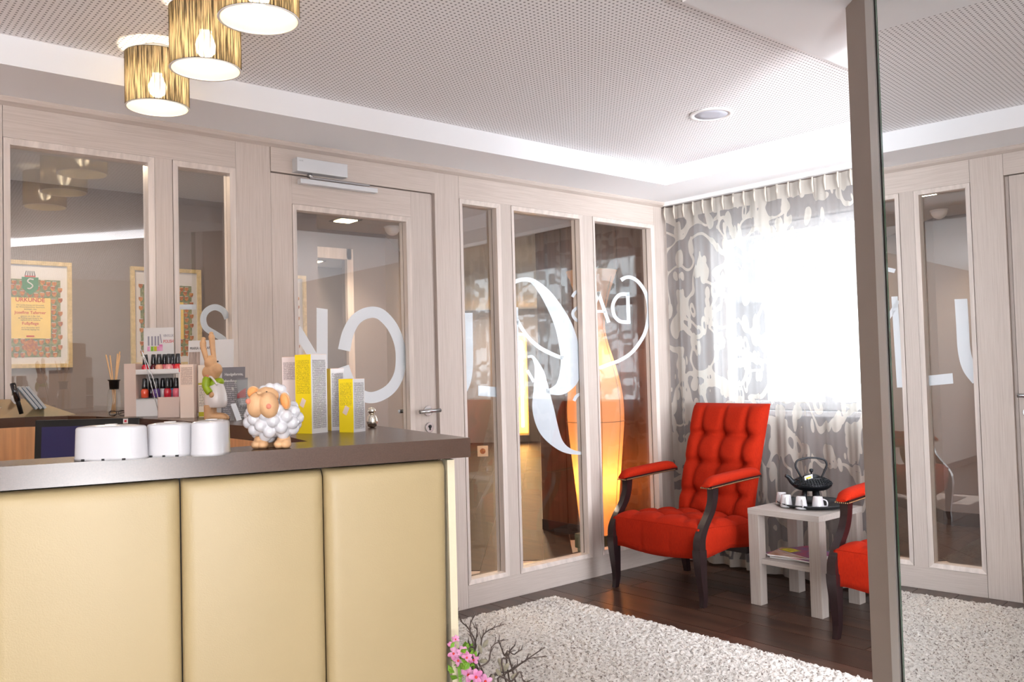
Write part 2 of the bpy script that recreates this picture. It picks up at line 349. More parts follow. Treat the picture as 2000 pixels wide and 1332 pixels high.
def curtain_fn(nt):
    N, L = nt.nodes, nt.links
    def mth(op, a, b=None, clamp=False):
        n = N.new('ShaderNodeMath'); n.operation = op; n.use_clamp = clamp
        for i, x in enumerate((a, b)):
            if x is None: continue
            if isinstance(x, (int, float)): n.inputs[i].default_value = x
            else: L.new(x, n.inputs[i])
        return n.outputs[0]
    uv = N.new('ShaderNodeUVMap'); nz = N.new('ShaderNodeTexNoise'); nz.inputs['Scale'].default_value = 4.6; nz.inputs['Detail'].default_value = 0; nz.inputs['Distortion'].default_value = 1.1
    L.new(uv.outputs[0], nz.inputs[0])
    band = mth('LESS_THAN', mth('ABSOLUTE', mth('SUBTRACT', nz.outputs[0], .5)), .062)
    nd = N.new('ShaderNodeTexNoise'); nd.inputs['Scale'].default_value = 2.5; L.new(uv.outputs[0], nd.inputs[0])
    ad = N.new('ShaderNodeVectorMath'); ad.operation = 'MULTIPLY_ADD'; L.new(nd.outputs['Color'], ad.inputs[0]); ad.inputs[1].default_value = (.22, .22, 0); L.new(uv.outputs[0], ad.inputs[2])
    mp = N.new('ShaderNodeMapping'); mp.inputs['Scale'].default_value = (12.5, 7, 1); mp.inputs['Rotation'].default_value = (0, 0, .5); L.new(ad.outputs[0], mp.inputs[0])
    vo = N.new('ShaderNodeTexVoronoi'); vo.feature = 'SMOOTH_F1'; vo.inputs['Smoothness'].default_value = .15; L.new(mp.outputs[0], vo.inputs[0]); vo.inputs['Scale'].default_value = 1
    leaf = mth('LESS_THAN', vo.outputs['Distance'], .42)
    ring = mth('GREATER_THAN', mth('LESS_THAN', mth('ABSOLUTE', mth('SUBTRACT', vo.outputs['Distance'], .26)), .11), .5)
    sel = N.new('ShaderNodeSeparateColor'); L.new(vo.outputs['Color'], sel.inputs[0]); pick = mth('GREATER_THAN', sel.outputs[0], .45)
    mk = mth('MAXIMUM', band, mth('MAXIMUM', mth('MULTIPLY', leaf, pick), mth('MULTIPLY', ring, mth('SUBTRACT', 1.0, pick))))
    sp = N.new('ShaderNodeSeparateXYZ'); L.new(uv.outputs[0], sp.inputs[0]); tape = mth('GREATER_THAN', sp.outputs[1], 2.215); hem = mth('LESS_THAN', sp.outputs[1], .06)
    mk = mth('MAXIMUM', mk, mth('MAXIMUM', tape, hem))
    # woven opaque motif
    df = N.new('ShaderNodeBsdfDiffuse'); df.inputs[0].default_value = lin((196, 188, 180)); tl = N.new('ShaderNodeBsdfTranslucent'); tl.inputs[0].default_value = lin((224, 220, 214))
    m1 = N.new('ShaderNodeMixShader'); m1.inputs[0].default_value = .45; L.new(df.outputs[0], m1.inputs[1]); L.new(tl.outputs[0], m1.inputs[2])
    t1 = N.new('ShaderNodeBsdfTransparent'); a1 = N.new('ShaderNodeMixShader'); a1.inputs[0].default_value = .86; L.new(t1.outputs[0], a1.inputs[1]); L.new(m1.outputs[0], a1.inputs[2])
    # sheer ground
    d2 = N.new('ShaderNodeBsdfDiffuse'); d2.inputs[0].default_value = lin((150, 147, 149)); l2 = N.new('ShaderNodeBsdfTranslucent'); l2.inputs[0].default_value = lin((216, 216, 220))
    m2 = N.new('ShaderNodeMixShader'); m2.inputs[0].default_value = .55; L.new(d2.outputs[0], m2.inputs[1]); L.new(l2.outputs[0], m2.inputs[2])
    a2 = N.new('ShaderNodeMixShader'); a2.inputs[0].default_value = .46; L.new(t1.outputs[0], a2.inputs[1]); L.new(m2.outputs[0], a2.inputs[2])
    mx = N.new('ShaderNodeMixShader'); L.new(mk, mx.inputs[0]); L.new(a2.outputs[0], mx.inputs[1]); L.new(a1.outputs[0], mx.inputs[2])
    return mx.outputs[0]
nodemat('curtain', curtain_fn)
def shade_fn(nt):
    N, L = nt.nodes, nt.links
    tc = N.new('ShaderNodeTexCoord'); sp = N.new('ShaderNodeSeparateXYZ'); L.new(tc.outputs['Object'], sp.inputs[0])
    an = N.new('ShaderNodeMath'); an.operation = 'ARCTAN2'; L.new(sp.outputs[1], an.inputs[0]); L.new(sp.outputs[0], an.inputs[1])
    cb = N.new('ShaderNodeCombineXYZ'); L.new(an.outputs[0], cb.inputs[0]); ms = N.new('ShaderNodeMath'); ms.operation = 'MULTIPLY'; ms.inputs[1].default_value = .35; L.new(sp.outputs[2], ms.inputs[0]); L.new(ms.outputs[0], cb.inputs[1])
    nz = N.new('ShaderNodeTexNoise'); nz.inputs['Scale'].default_value = 24; nz.inputs['Detail'].default_value = 4; L.new(cb.outputs[0], nz.inputs[0])
    rp = N.new('ShaderNodeValToRGB'); rp.color_ramp.elements[0].position = .42; rp.color_ramp.elements[1].position = .6
    rp.color_ramp.elements[0].color = lin((42, 37, 33)); rp.color_ramp.elements[1].color = lin((116, 102, 86)); L.new(nz.outputs[0], rp.inputs[0])
    df = N.new('ShaderNodeBsdfDiffuse'); L.new(rp.outputs[0], df.inputs[0]); tl = N.new('ShaderNodeBsdfTranslucent'); L.new(rp.outputs[0], tl.inputs[0])
    m1 = N.new('ShaderNodeMixShader'); m1.inputs[0].default_value = .6; L.new(df.outputs[0], m1.inputs[1]); L.new(tl.outputs[0], m1.inputs[2])
    tr = N.new('ShaderNodeBsdfTransparent'); tr.inputs[0].default_value = (1, .95, .88, 1)
    r2 = N.new('ShaderNodeMapRange'); r2.inputs['From Min'].default_value = .4; r2.inputs['From Max'].default_value = .66; r2.inputs['To Min'].default_value = .02; r2.inputs['To Max'].default_value = .30; L.new(nz.outputs[0], r2.inputs[0])
    m2 = N.new('ShaderNodeMixShader'); L.new(r2.outputs[0], m2.inputs[0]); L.new(m1.outputs[0], m2.inputs[1]); L.new(tr.outputs[0], m2.inputs[2]); return m2.outputs[0]
nodemat('string_shade', shade_fn)
def lin_fn(nt):
    N, L = nt.nodes, nt.links
    df = N.new('ShaderNodeBsdfDiffuse'); df.inputs[0].default_value = lin((240, 226, 196)); tl = N.new('ShaderNodeBsdfTranslucent'); tl.inputs[0].default_value = lin((240, 220, 180))
    m1 = N.new('ShaderNodeMixShader'); m1.inputs[0].default_value = .5; L.new(df.outputs[0], m1.inputs[1]); L.new(tl.outputs[0], m1.inputs[2])
    tr = N.new('ShaderNodeBsdfTransparent'); m2 = N.new('ShaderNodeMixShader'); m2.inputs[0].default_value = .3; L.new(m1.outputs[0], m2.inputs[1]); L.new(tr.outputs[0], m2.inputs[2]); return m2.outputs[0]
nodemat('shade_lining', lin_fn)
def lamp_fn(nt):
    N, L = nt.nodes, nt.links
    df = N.new('ShaderNodeBsdfDiffuse'); df.inputs[0].default_value = lin((238, 214, 186)); tl = N.new('ShaderNodeBsdfTranslucent'); tl.inputs[0].default_value = lin((250, 190, 120))
    m1 = N.new('ShaderNodeMixShader'); m1.inputs[0].default_value = .65; L.new(df.outputs[0], m1.inputs[1]); L.new(tl.outputs[0], m1.inputs[2]); return m1.outputs[0]
nodemat('lamp_cloth', lamp_fn)
for n_ in ('red_fabric', 'rug'): MATS[n_].node_tree.nodes['Principled BSDF'].inputs['Specular IOR Level'].default_value = .15
# ------------------------------------------------------------------ room shell
P = 3.703; ZC, ZG, ZB = 2.306, 2.185, .12; ZS, ZR = 2.337, 2.44
XL, XR, YF = -2.2, 4.62, -3.05
# floor with planks
fl = box('floor', (XL, YF, -.05), (XR+.1, P+.09, -.004), 'grout', kind='structure')
xs = [2.47, 2.70, 2.93, 3.14, 3.37, 3.60, 3.735, 3.878, 4.02, 4.16, 4.31, 4.455, 4.60]
ys = {3.14: 2.44, 3.37: 2.523, 3.60: 2.836, 3.735: 2.51, 3.878: 2.95}
x = 2.47
for _ in range(2): x -= .23; xs.insert(0, x)
for i in range(len(xs)-1):
    y = ys.get(xs[i], random.uniform(2.2, 3.1)); ln = .9
    while y-ln > .1: y -= ln
    while y < P:
        y0, y1 = max(y, .1), min(y+ln, P)
        if y1-y0 > .02: box('plank', (xs[i]+.0022, y0+.0022, -.006), (xs[i+1]-.0022, y1-.0022, 0), 'plank', fl)
        y += ln
rest = G()
for (x0, x1, y0, y1) in ((XL, 2.0, YF, P), (2.01, XR, YF, .1)):
    xx = x0
    while xx < x1-.05:
        yy = y0-random.random()*.5
        while yy < y1:
            a, b = max(yy, y0), min(yy+.9, y1)
            if b-a > .02: rest.box((xx+.0012, a+.0012, -.006), (min(xx+.23, x1)-.0012, b-.0012, 0))
            yy += .9
        xx += .23
rest.make('plank_field', 'plank', fl, kind='stuff')
# ceilings
ce = box('ceiling', (XL, YF, ZR), (4.06, 3.318, ZR+.04), 'perforated', kind='structure')
box('soffit', (XL, 3.318, ZS), (XR+.02, P+.09, ZR+.05), 'plaster', ce)
box('soffit', (4.058, YF, ZS), (XR+.02, 3.318, ZR+.05), 'plaster', ce)
box('soffit', (2.06, YF, ZS), (4.058, 1.6, ZR+.05), 'plaster', ce)
# side walls of the waiting room
wr = empty('wall_right', kind='structure')
WY0, WY1, WZ0, WZ1 = 1.25, 3.43, .97, 2.12
for a, b in (((XR, YF, 0), (XR+.25, WY0, ZS)), ((XR, WY1, 0), (XR+.25, P+.09, ZS)), ((XR, WY0, 0), (XR+.25, WY1, WZ0)), ((XR, WY0, WZ1), (XR+.25, WY1, ZS))):
    box('wall_panel', a, b, 'taupe', wr)
box('skirting_board', (XR-.012, YF, 0), (XR, P, .07), 'skirting', wr)
wi = empty('window_1', kind='structure')
g = G()
for y in (WY0, WY0+.68, WY0+1.40, WY1-.05): g.box((XR+.08, y, WZ0), (XR+.14, y+.06, WZ1), .004)
for z in (WZ0, WZ0+.74, WZ1-.06): g.box((XR+.085, WY0, z), (XR+.135, WY1, z+.05), .004)
g.make('window_frame', 'white', wi)
box('pane', (XR+.105, WY0+.02, WZ0+.02), (XR+.11, WY1-.02, WZ1-.02), 'clear_glass', wi)
box('window_sill', (XR-.05, WY0-.03, WZ0-.03), (XR+.08, WY1+.03, WZ0), 'white', wi, .005)
box('wall_left', (XL-.1, YF, 0), (XL, P+.09, ZR), 'beige_wall', kind='structure')
wf = empty('wall_front', kind='structure')
for a, b in (((XL, YF-.1, 0), (XR, YF, .4)), ((XL, YF-.1, 2.3), (XR, YF, ZR)), ((XL, YF-.1, .4), (-1.2, YF, 2.3)), ((4.0, YF-.1, .4), (XR, YF, 2.3))):
    box('wall_panel', a, b, 'beige_wall', wf)
# ---- glazed oak partition
pt = empty('wall_back', kind='structure'); PT = .08
def bar(name, x0, x1, z0, z1, mt, parent=pt, y0=P, y1=P+PT, bev=.0012): return box(name, (x0+.0006, y0, z0), (x1-.0006, y1, z1), mt, parent, bev)
XS = dict(a=.647, b=1.204, c=1.277, d=1.555, e=1.719, f=2.634, g=2.794, h=3.082, i=3.159, j=3.734, k=3.814, l=4.389)
bar('post', .44, XS['a'], 0, ZC, 'oak_v'); bar('mullion', XS['b'], XS['c'], ZB, ZG, 'oak_v'); bar('post', XS['d'], XS['e'], 0, ZC, 'oak_v')
bar('post', XS['f'], XS['g'], 0, ZC, 'oak_v'); bar('mullion', XS['h'], XS['i'], ZB, ZG, 'oak_v'); bar('mullion', XS['j'], XS['k'], ZB, ZG, 'oak_v'); bar('post', XS['l'], 4.468, 0, ZC, 'oak_v')
box('post', (4.468, P+.012, 0), (4.53, P+PT, ZC), 'oak_v', pt)
bar('bottom_rail', XS['a'], XS['d'], 0, ZB, 'oak_h'); bar('bottom_rail', XS['g'], XS['l'], 0, ZB, 'oak_h')
bar('top_rail', XS['a'], XS['d'], ZG, ZC, 'oak_h'); bar('top_rail', XS['g'], XS['l'], ZG, ZC, 'oak_h')
box('wall_panel', (XL, P, 0), (.44, P+PT, ZC), 'oak_v', pt); box('wall_panel', (4.53, P+.02, 0), (XR, P+PT, ZC), 'taupe', pt)
g = G(); prof = [(0, 0), (.006, .004), (.02, .012), (.026, .022), (.026, .031), (0, .031)]
vs = [(XL, P-a, ZC+b) for a, b in prof]+[(XR-.14, P-a, ZC+b) for a, b in prof]; n = len(prof)
g.add(vs, [(i, (i+1) % n, n+(i+1) % n, n+i) for i in range(n)]+[tuple(range(n)), tuple(range(n, 2*n))]); g.make('crown_moulding', 'oak_h', pt)
def glazed(wn, x0, x1, z0, z1, rot=0, depth0=P-.003, bw=.024):
    w = empty(wn, kind='structure') if isinstance(wn, str) else wn
    y = depth0; yb = P+.045
    # four mitred beads: profile slopes back to the glass
    def bead(a, b, c, d):
        g = G(); vs = [Vector((a[0], y, a[1])), Vector((b[0], y, b[1])), Vector((c[0], y+.008, c[1])), Vector((d[0], y+.008, d[1]))]
        vs += [Vector((a[0], yb, a[1])), Vector((b[0], yb, b[1])), Vector((c[0], yb, c[1])), Vector((d[0], yb, d[1]))]
        g.add(vs, [(0, 1, 2, 3), (3, 2, 6, 7), (0, 4, 5, 1), (4, 7, 6, 5), (0, 3, 7, 4), (1, 5, 6, 2)]); g.make('glazing_bead', 'oak_bead', w)
    e = .0015; X0, X1, Z0, Z1 = x0+e, x1-e, z0+e, z1-e
    bead((X0, Z1), (X1, Z1), (X1-bw, Z1-bw), (X0+bw, Z1-bw)); bead((X1, Z1), (X1, Z0), (X1-bw, Z0+bw), (X1-bw, Z1-bw))
    bead((X1, Z0), (X0, Z0), (X0+bw, Z0+bw), (X1-bw, Z0+bw)); bead((X0, Z0), (X0, Z1), (X0+bw, Z1-bw), (X0+bw, Z0+bw))
    gp = G().box((-(x1-x0)/2+.012, -.002, z0+.012), ((x1-x0)/2-.012, .002, z1-.012)).make('pane', 'pane_glass', w)
    gp.location = ((x0+x1)/2, P+.05, 0); gp.rotation_euler = (0, 0, rot)
    # beads on the corridor side
    g = G()
    for a, b in (((x0+.001, z1-.022), (x1-.001, z1-.001)), ((x0+.001, z0+.001), (x1-.001, z0+.022)), ((x0+.001, z0+.022), (x0+.022, z1-.022)), ((x1-.022, z0+.022), (x1-.001, z1-.022))):
        g.box((a[0], P+.056, a[1]), (b[0], P+PT+.002, b[1]))
    g.make('corridor_bead', 'oak_bead', w); return w
w2 = glazed('window_2', XS['a'], XS['b'], ZB, ZG, rot=math.radians(-2.4)); w3 = glazed('window_3', XS['c'], XS['d'], ZB, ZG)
w4 = glazed('window_4', XS['g'], XS['h'], ZB, ZG); w5 = glazed('window_5', XS['i'], XS['j'], ZB, ZG); w6 = glazed('window_6', XS['k'], XS['l'], ZB, ZG)
# door
dr = empty('door_1', kind='structure')
box('door_header', (XS['e']+.001, P-.004, 2.193), (XS['f']-.001, P+PT, ZC), 'oak_h', dr, .0015)
DX0, DX1, GX0, GX1, GZ0, GZ1 = 1.722, 2.612, 1.826, 2.486, .22, 2.055; DY = P+.006
box('door_stile', (DX0, DY, .006), (GX0, DY+.045, 2.188), 'oak_v', dr, .001); box('door_stile', (GX1, DY, .006), (DX1, DY+.045, 2.188), 'oak_v', dr, .001)
box('door_rail', (GX0, DY, GZ1), (GX1, DY+.045, 2.188), 'oak_h', dr, .001); box('door_rail', (GX0, DY, .006), (GX1, DY+.045, GZ0), 'oak_h', dr, .001)
box('door_jamb', (DX1+.006, DY+.02, 0), (XS['f'], P+PT, 2.19), 'oak_v', dr)
glazed(dr, GX0, GX1, GZ0, GZ1, depth0=DY-.003)
def rosette(x, z, r=.0265):
    return G().lathe([(r*.96, 0), (r, .003), (r, .008), (r*.93, .010)], n=32, M=Matrix.Rotation(PI/2, 3, 'X'), c=(x, DY, z))
hp = at(838, 801, y=DY-.03); hx, hz = 2.562, 1.056
g = rosette(hx, hz); g.tube([(hx, DY-.008, hz), (hx, DY-.05, hz)], .009); g.tube([(hx+.045, DY-.052, hz+.001), (hx-.082, DY-.052, hz-.001)], .0105, 12)
dh = g.make('door_handle', 'steel', dr)
g = rosette(2.569, .97); lk = g.make('lock_rosette', 'steel', dr); g = G().lathe([(.0085, 0), (.0085, .004)], n=16, M=Matrix.Rotation(PI/2, 3, 'X'), c=(2.569, DY-.0095, .975)).box((2.566, DY-.0135, .956), (2.572, DY-.0095, .972)); g.make('keyhole', 'black_gap', lk)
G().tube([(2.56, DY+.045, 1.056), (2.56, DY+.09, 1.056)], .008).tube([(2.575, DY+.095, 1.056), (2.45, DY+.095, 1.056)], .0095).make('door_handle', 'black', dr)
# door closer: a thing fixed on the header
dc = thing('door_closer', (1.98, P-.004, 2.20), 0, 'silver overhead door closer with slide arm above the glazed door', 'door closer')
G().box((-.155, -.052, -.002), (.108, 0, .062), .003).make('closer_body', 'silver_paint', dc)
text('GEZE', .009, 'card_grey', dc, frame3((-.145, -.0525, .045), (1, 0, 0), (0, 0, 1)))
G().box((-.13, -.034, -.052), (.285, -.001, -.030), .002).make('slide_rail', 'silver_paint', dc)
G().tube([(-.08, -.03, -.004), (-.08, -.03, -.022)], .011, 12).box((-.082, -.036, -.026), (.24, -.024, -.018)).make('closer_arm', 'steel', dc)
# ---- vinyl lettering on the glass (read from the corridor side)
YV = P+.0545
def stroke(parent, pts, n=8, smooth=True, name='vinyl_lettering'):
    """pts: (u, v, width) on the photo, mapped to the glass plane"""
    Q = cr(pts, n) if smooth else [np.array(p, float) for p in pts]; Lp = []; Rp = []
    for i, q in enumerate(Q):
        d = Q[min(i+1, len(Q)-1)][:2]-Q[max(i-1, 0)][:2]; d = d/(np.linalg.norm(d)+1e-9); nn = np.array([-d[1], d[0]])*q[2]/2
        Lp.append(at(*(q[:2]+nn), y=YV)); Rp.append(at(*(q[:2]-nn), y=YV))
    g = G(); k = len(Lp); off = Vector((0, .0006, 0))
    vs = Lp+Rp+[p+off for p in Lp]+[p+off for p in Rp]
    fs = []
    for i in range(k-1):
        fs += [(i, i+1, k+i+1, k+i), (2*k+i, 3*k+i, 3*k+i+1, 2*k+i+1), (i, 2*k+i, 2*k+i+1, i+1), (k+i, k+i+1, 3*k+i+1, 3*k+i)]
    fs += [(0, k, 3*k, 2*k), (k-1, 3*k-1, 4*k-1, 2*k-1)]
    return g.add(vs, fs).make(name, 'vinyl', parent)
def poly(parent, pts):
    a = [at(u, v, y=YV) for u, v in pts]; n = len(a); off = Vector((0, .0006, 0))
    return G().add(a+[p+off for p in a], [tuple(range(n)), tuple(range(n, 2*n))[::-1]]+[(i, (i+1) % n, n+(i+1) % n, n+i) for i in range(n)]).make('vinyl_lettering', 'vinyl', parent)
# C on the door
stroke(dr, [(672, 684, 24), (680, 650, 23), (695, 624, 22), (718, 611, 22), (742, 613, 22), (765, 636, 21), (779, 668, 20), (783, 700, 20), (779, 732, 20), (764, 758, 21), (741, 773, 22), (718, 776, 22), (694, 764, 23), (679, 741, 24), (670, 716, 24)])
poly(dr, [(618.5, 601), (640, 604), (640, 786), (618.5, 783)])
poly(dr, [(589, 640), (618.5, 690), (618.5, 724), (584, 668), (584, 636)]); poly(dr, [(618.5, 694), (618.5, 728), (584, 782), (584, 746)])
stroke(w3, [(444, 622, 12), (436, 607, 12), (420, 600, 12), (404, 607, 12), (397, 622, 12), (402, 640, 12), (420, 652, 12), (437, 664, 12), (444, 682, 12), (438, 700, 12), (420, 709, 12), (404, 703, 12), (396, 688, 12)])
poly(w3, [(346, 594.5), (383, 594.5), (383, 604.5), (346, 604.5)]); poly(w3, [(346, 604.5), (353, 604.5), (353, 712), (346, 712)])
# U and L
stroke(w4, [(914, 611, 18), (914.5, 660, 18), (915, 710, 18), (910, 745, 19), (898, 770, 20)])
poly(w4, [(934, 753), (972, 756), (972, 775.5), (934, 773)]); poly(w5, [(1003, 600), (1012, 600), (1014, 776), (1005, 776)]); 
# script G
stroke(w5, [(1004, 551, 8), (1020, 546, 8), (1040, 549, 10), (1064, 572, 20), (1086, 606, 28), (1102, 640, 34), (1111, 675, 38), (1115, 705, 40), (1112, 735, 40), (1097, 757, 28), (1078, 764, 14), (1066, 763, 8)])
stroke(w5, [(1031, 697, 5), (1040, 697, 6), (1048, 710, 10), (1054, 730, 20), (1057, 760, 30), (1061, 800, 42), (1072, 838, 38), (1092, 868, 20), (1115, 882, 10), (1146, 886, 4)])
stroke(w5, [(1003, 608, 6), (1015, 634, 7), (1032, 659, 7), (1053, 678, 8), (1075, 690, 8), (1100, 700, 7)]); stroke(w5, [(1030, 723, 6), (1036, 734, 6), (1043, 746, 6)])
stroke(w5, [(1121, 783, 6), (1127, 773, 6), (1140, 767, 6)])
stroke(w6, [(1170, 719, 7), (1191, 711, 7), (1210, 704, 7), (1232, 690, 7), (1250, 668, 7), (1262, 643, 7), (1267, 607, 7), (1262, 575, 7), (1248, 552, 7), (1233, 542, 7), (1222, 542, 7), (1213, 547, 8)])
# D A S
stroke(w6, [(1226, 571, 7), (1228, 632, 7)], smooth=False); stroke(w6, [(1229, 575, 7), (1214, 574.5, 7), (1205, 580, 7), (1198, 592, 7), (1197, 604, 7), (1201, 618, 7), (1210, 627, 7), (1220, 629, 7), (1231, 629, 7)])
stroke(w6, [(1168, 570, 7), (1189, 630, 7)], smooth=False); stroke(w6, [(1170, 570, 6), (1163, 592, 6)], smooth=False); stroke(w6, [(1163, 608, 5), (1183, 608, 5)], smooth=False)
stroke(w5, [(1118, 580, 6), (1124, 571, 6), (1134, 568, 6), (1144, 571, 6)]); stroke(w5, [(1144, 598, 6), (1130, 600, 6), (1120, 608, 6), (1120, 618, 6), (1128, 626, 6), (1144, 628, 6)])
# ------------------------------------------------------------------ corridor beyond the glass
cf = box('floor', (XL, P+.09, -.05), (13.5, 14.5, -.004), 'grout', kind='structure'); cf.name = 'floor'
MATS['plank_far'] = MATS['plank'].copy(); MATS['plank_far'].node_tree.nodes['Principled BSDF'].inputs['Roughness'].default_value = .5
A2 = math.radians(42); dv = Vector((math.sin(A2), math.cos(A2), 0)); nv = Vector((math.cos(A2), -math.sin(A2), 0))
M2 = Matrix.Rotation(-A2, 4, 'Z')
cnt = 0; far = G()
for iu in range(-14, 12):
    off = random.random()*1.2
    for iv in range(-1, 14):
        a0, b0 = iu*.2, 2.0+iv*1.0+off; c = nv*(a0+.1)+dv*(b0+.5)
        if c.y < P+.35 or c.x > 12.4 or c.y > 13.5 or c.x < -1.5: continue
        gg = G().box((a0+.0015, b0+.0015, -.006), (a0+.1985, b0+.9985, 0), 0, M2)
        if min(v[1] for v in gg.v) < P+.10: continue
        px = 1000+F_PX*(c.dot(RT0))/max(.1, c.dot(FW))
        if c.length < 8 and 880 < px < 1290 and cnt < 150: gg.make('plank', 'plank_far', cf); cnt += 1
        else: far.add(gg.v, gg.f)
far.make('plank_field', 'plank_far', cf, kind='stuff')
edge = G()
for i in range(40): edge.box((-1.6+i*.155, P+.092, -.006), (-1.6+i*.155+.152, P+.6, -.0008))
edge.make('plank_border', 'plank', cf, kind='stuff')
cc = box('ceiling', (XL, P+.09, ZS), (13.5, 14.5, ZS+.06), 'corridor_white', kind='structure')
box('wall_corridor', (XL, 5.2, 0), (2.737, 5.3, ZS), 'corridor_wall', kind='structure')
wc = empty('wall_passage', kind='structure')
box('wall_panel', (2.4, 5.76, 2.2), (3.31, 5.9, ZS), 'corridor_wall', wc); box('wall_panel', (3.31, 5.76, 0), (3.612, 5.9, ZS), 'corridor_wall', wc)
box('wall_panel', (2.0, 7.8, 0), (4.4, 7.9, ZS), 'corridor_wall', wc); box('wall_panel', (2.56, 5.3, 0), (2.66, 7.8, ZS), 'corridor_wall', wc)
G().box((3.262, 5.735, 0), (3.315, 5.77, 2.2)).box((2.74, 5.735, 2.12), (3.3, 5.77, 2.2)).make('door_casing', 'oak_bead', wc)
# diagonal corridor wall
g = G(); a = Vector((3.612, 5.76, 0)); b = a+Vector((math.sin(math.radians(40)), math.cos(math.radians(40)), 0))*8.2; k = Vector((-.1, .08, 0))
g.prism([a, b, b+k, a+k], 0, ZS); g.make('wall_diagonal', 'corridor_wall', kind='structure')
g = G(); k2 = Vector((.0115, -.0096, 0)); g.prism([a+k2, b+k2, b, a], 0, .1); g.box((3.315, 5.748, 0), (3.62, 5.76, .1)); g.make('baseboard_corridor', 'skirting', kind='structure')
box('baseboard_back', (XL, 5.188, 0), (2.737, 5.2, .1), 'skirting', kind='structure')
# end wall of the lobby
e0 = dv*15.3; g = G(); g.prism([e0-nv*3, e0+nv*4, e0+nv*4+dv*.1, e0-nv*3+dv*.1], 0, ZS); g.make('wall_lobby', 'corridor_wall', kind='structure')
wb = empty('wall_walnut', kind='structure')
for i in range(9): box('wall_panel', (4.60-.004*(i % 2), 3.80+i*.145, .08), (4.66, 3.80+i*.145+.1435, ZS), 'walnut_wall', wb)
box('skirting_board', (4.59, 3.8, 0), (4.66, 5.1, .08), 'skirting', wb)
g = G(); a = Vector((4.63, 5.1, 0)); b = a+Vector((math.sin(math.radians(49)), math.cos(math.radians(49)), 0))*11; g.prism([a, a+Vector((.1, 0, 0)), b+Vector((.1, 0, 0)), b], 0, ZS); g.make('wall_lobby_side', 'corridor_white', kind='structure')
# sconces in the lobby
def sconce(u, v0, v1, wpx, dist, lab):
    c = at(u, (v0+v1)/2, t=1); d = (c-Vector((0, 0, CH))); t_ = dist/Vector((d.x, d.y, 0)).dot(dv)
    lo, hi = Vector((0, 0, CH))+ray(u, v1)*t_, Vector((0, 0, CH))+ray(u, v0)*t_; w = wpx/F_PX*t_; h = hi.z-lo.z
    o = thing('wall_sconce', (lo.x, lo.y, lo.z), -A2, lab, 'wall lamp')
    G().box((-w*.62, .0, -.05), (w*.62, .05, h+.05), .01).make('sconce_frame', 'sconce_frame', o)
    G().box((-w/2, -.05, 0), (w/2, 0, h), .01).make('diffuser', 'sconce_glow', o)
    G().tube([(0, -.07, .1), (0, -.07, h-.1)], w*.12, 8).make('light_tube', 'sconce_tube', o); return o
sconce(1022, 655, 845, 19, 14.9, 'tall amber wall lamp glowing in the lobby, left one behind the middle glass')
sconce(1111, 765, 830, 14, 14.9, 'amber wall lamp in pale frame in the lobby, right one behind the large glass swash')
rl = thing('handrail', (0, 0, 0), 0, 'slanting steel handrail in the far lobby beside the amber wall lamp', 'handrail')
p0, p1 = at(1078, 801, t=14.6), at(1124, 765, t=14.2); G().tube([p0, p1], .03).make('rail', 'steel', rl); G().tube([p0, (p0.x, p0.y, 0)], .02).make('rail_post', 'steel', rl); G().tube([p1, (p1.x, p1.y, 0)], .02).make('rail_post', 'steel', rl)
# vase floor lamp
VX, VY = 4.32, 4.22
vl = thing('floor_lamp', (VX, VY, 0), 0, 'tall vase-shaped fabric floor lamp glowing orange behind the partition glass', 'floor lamp')
prof = [(.125, .12), (.155, .45), (.185, .75), (.198, .92), (.19, 1.08), (.155, 1.25), (.11, 1.4), (.085, 1.52), (.09, 1.64), (.125, 1.78), (.178, 1.93)]
pf = [tuple(q) for q in cr(prof, 5)]
G().lathe(pf, n=40, caps=False).make('lamp_shade', 'lamp_cloth', vl)
g = G()
for i in range(8):
    a = 2*PI*i/8+.2; g.tube([((r+.002)*math.cos(a), (r+.002)*math.sin(a), z) for r, z in pf[::3]], .0018, 5)
for q in (pf[0], pf[14], pf[-1]): g.tube([((q[0]+.002)*math.cos(t), (q[0]+.002)*math.sin(t), q[1]) for t in np.linspace(0, 2*PI, 40)], .002, 5)
g.make('wire_rib', 'vase_metal', vl); G().lathe([(.15, 0), (.15, .02), (.06, .03), (.03, .12)], n=32).box((-.12, -.12, .02), (.12, .12, .12), .01).make('lamp_base', 'vase_metal', vl)
G().tube([(0, 0, .12), (0, 0, .42)], .012).ball((0, 0, .45), .04).make('bulb', 'sconce_glow', vl)
# corridor downlights
def downlight(u, v, lab, z=ZS, power=11):
    p = at(u, v, z=z); o = thing('downlight', (p.x, p.y, z), 0, lab, 'ceiling light', 'square corridor downlights')
    G().box((-.085, -.085, -.006), (.085, .085, .004)).make('trim_ring', 'steel', o); G().box((-.06, -.06, -.009), (.06, .06, -.003)).make('diffuser', 'downlight_glow', o)
    spot('downlight_beam', (p.x, p.y, z-.03), power*1.6, (1, .82, .62), 120); return o
downlight(675, 430, 'square corridor downlight seen near the top of the door glass'); downlight(613, 510, 'square corridor downlight above the third certificate frame, right one', power=5); downlight(589, 518, 'square corridor downlight above the third certificate frame, left one', power=4)
point('lamp_glow', (VX, VY, .5), 3.2, (1, .55, .22), .05); point('lamp_glow', (VX, VY, 1.3), .9, (1, .6, .3), .04)
for p, w in (((1.1, 4.4), 30), ((3.3, 4.6), 26), ((5.2, 6.5), 60), ((7.6, 8.8), 80), ((9.2, 11.0), 100)): area('lobby_beam', (p[0], p[1], ZS-.02), (0, 0, -1), .11, .11, w*.16, (1, .74, .5))
sm = thing('smoke_detector', (3.46, 5.41, ZS), 0, 'white dome smoke detector on the corridor ceiling, seen in the mirror', 'smoke detector')
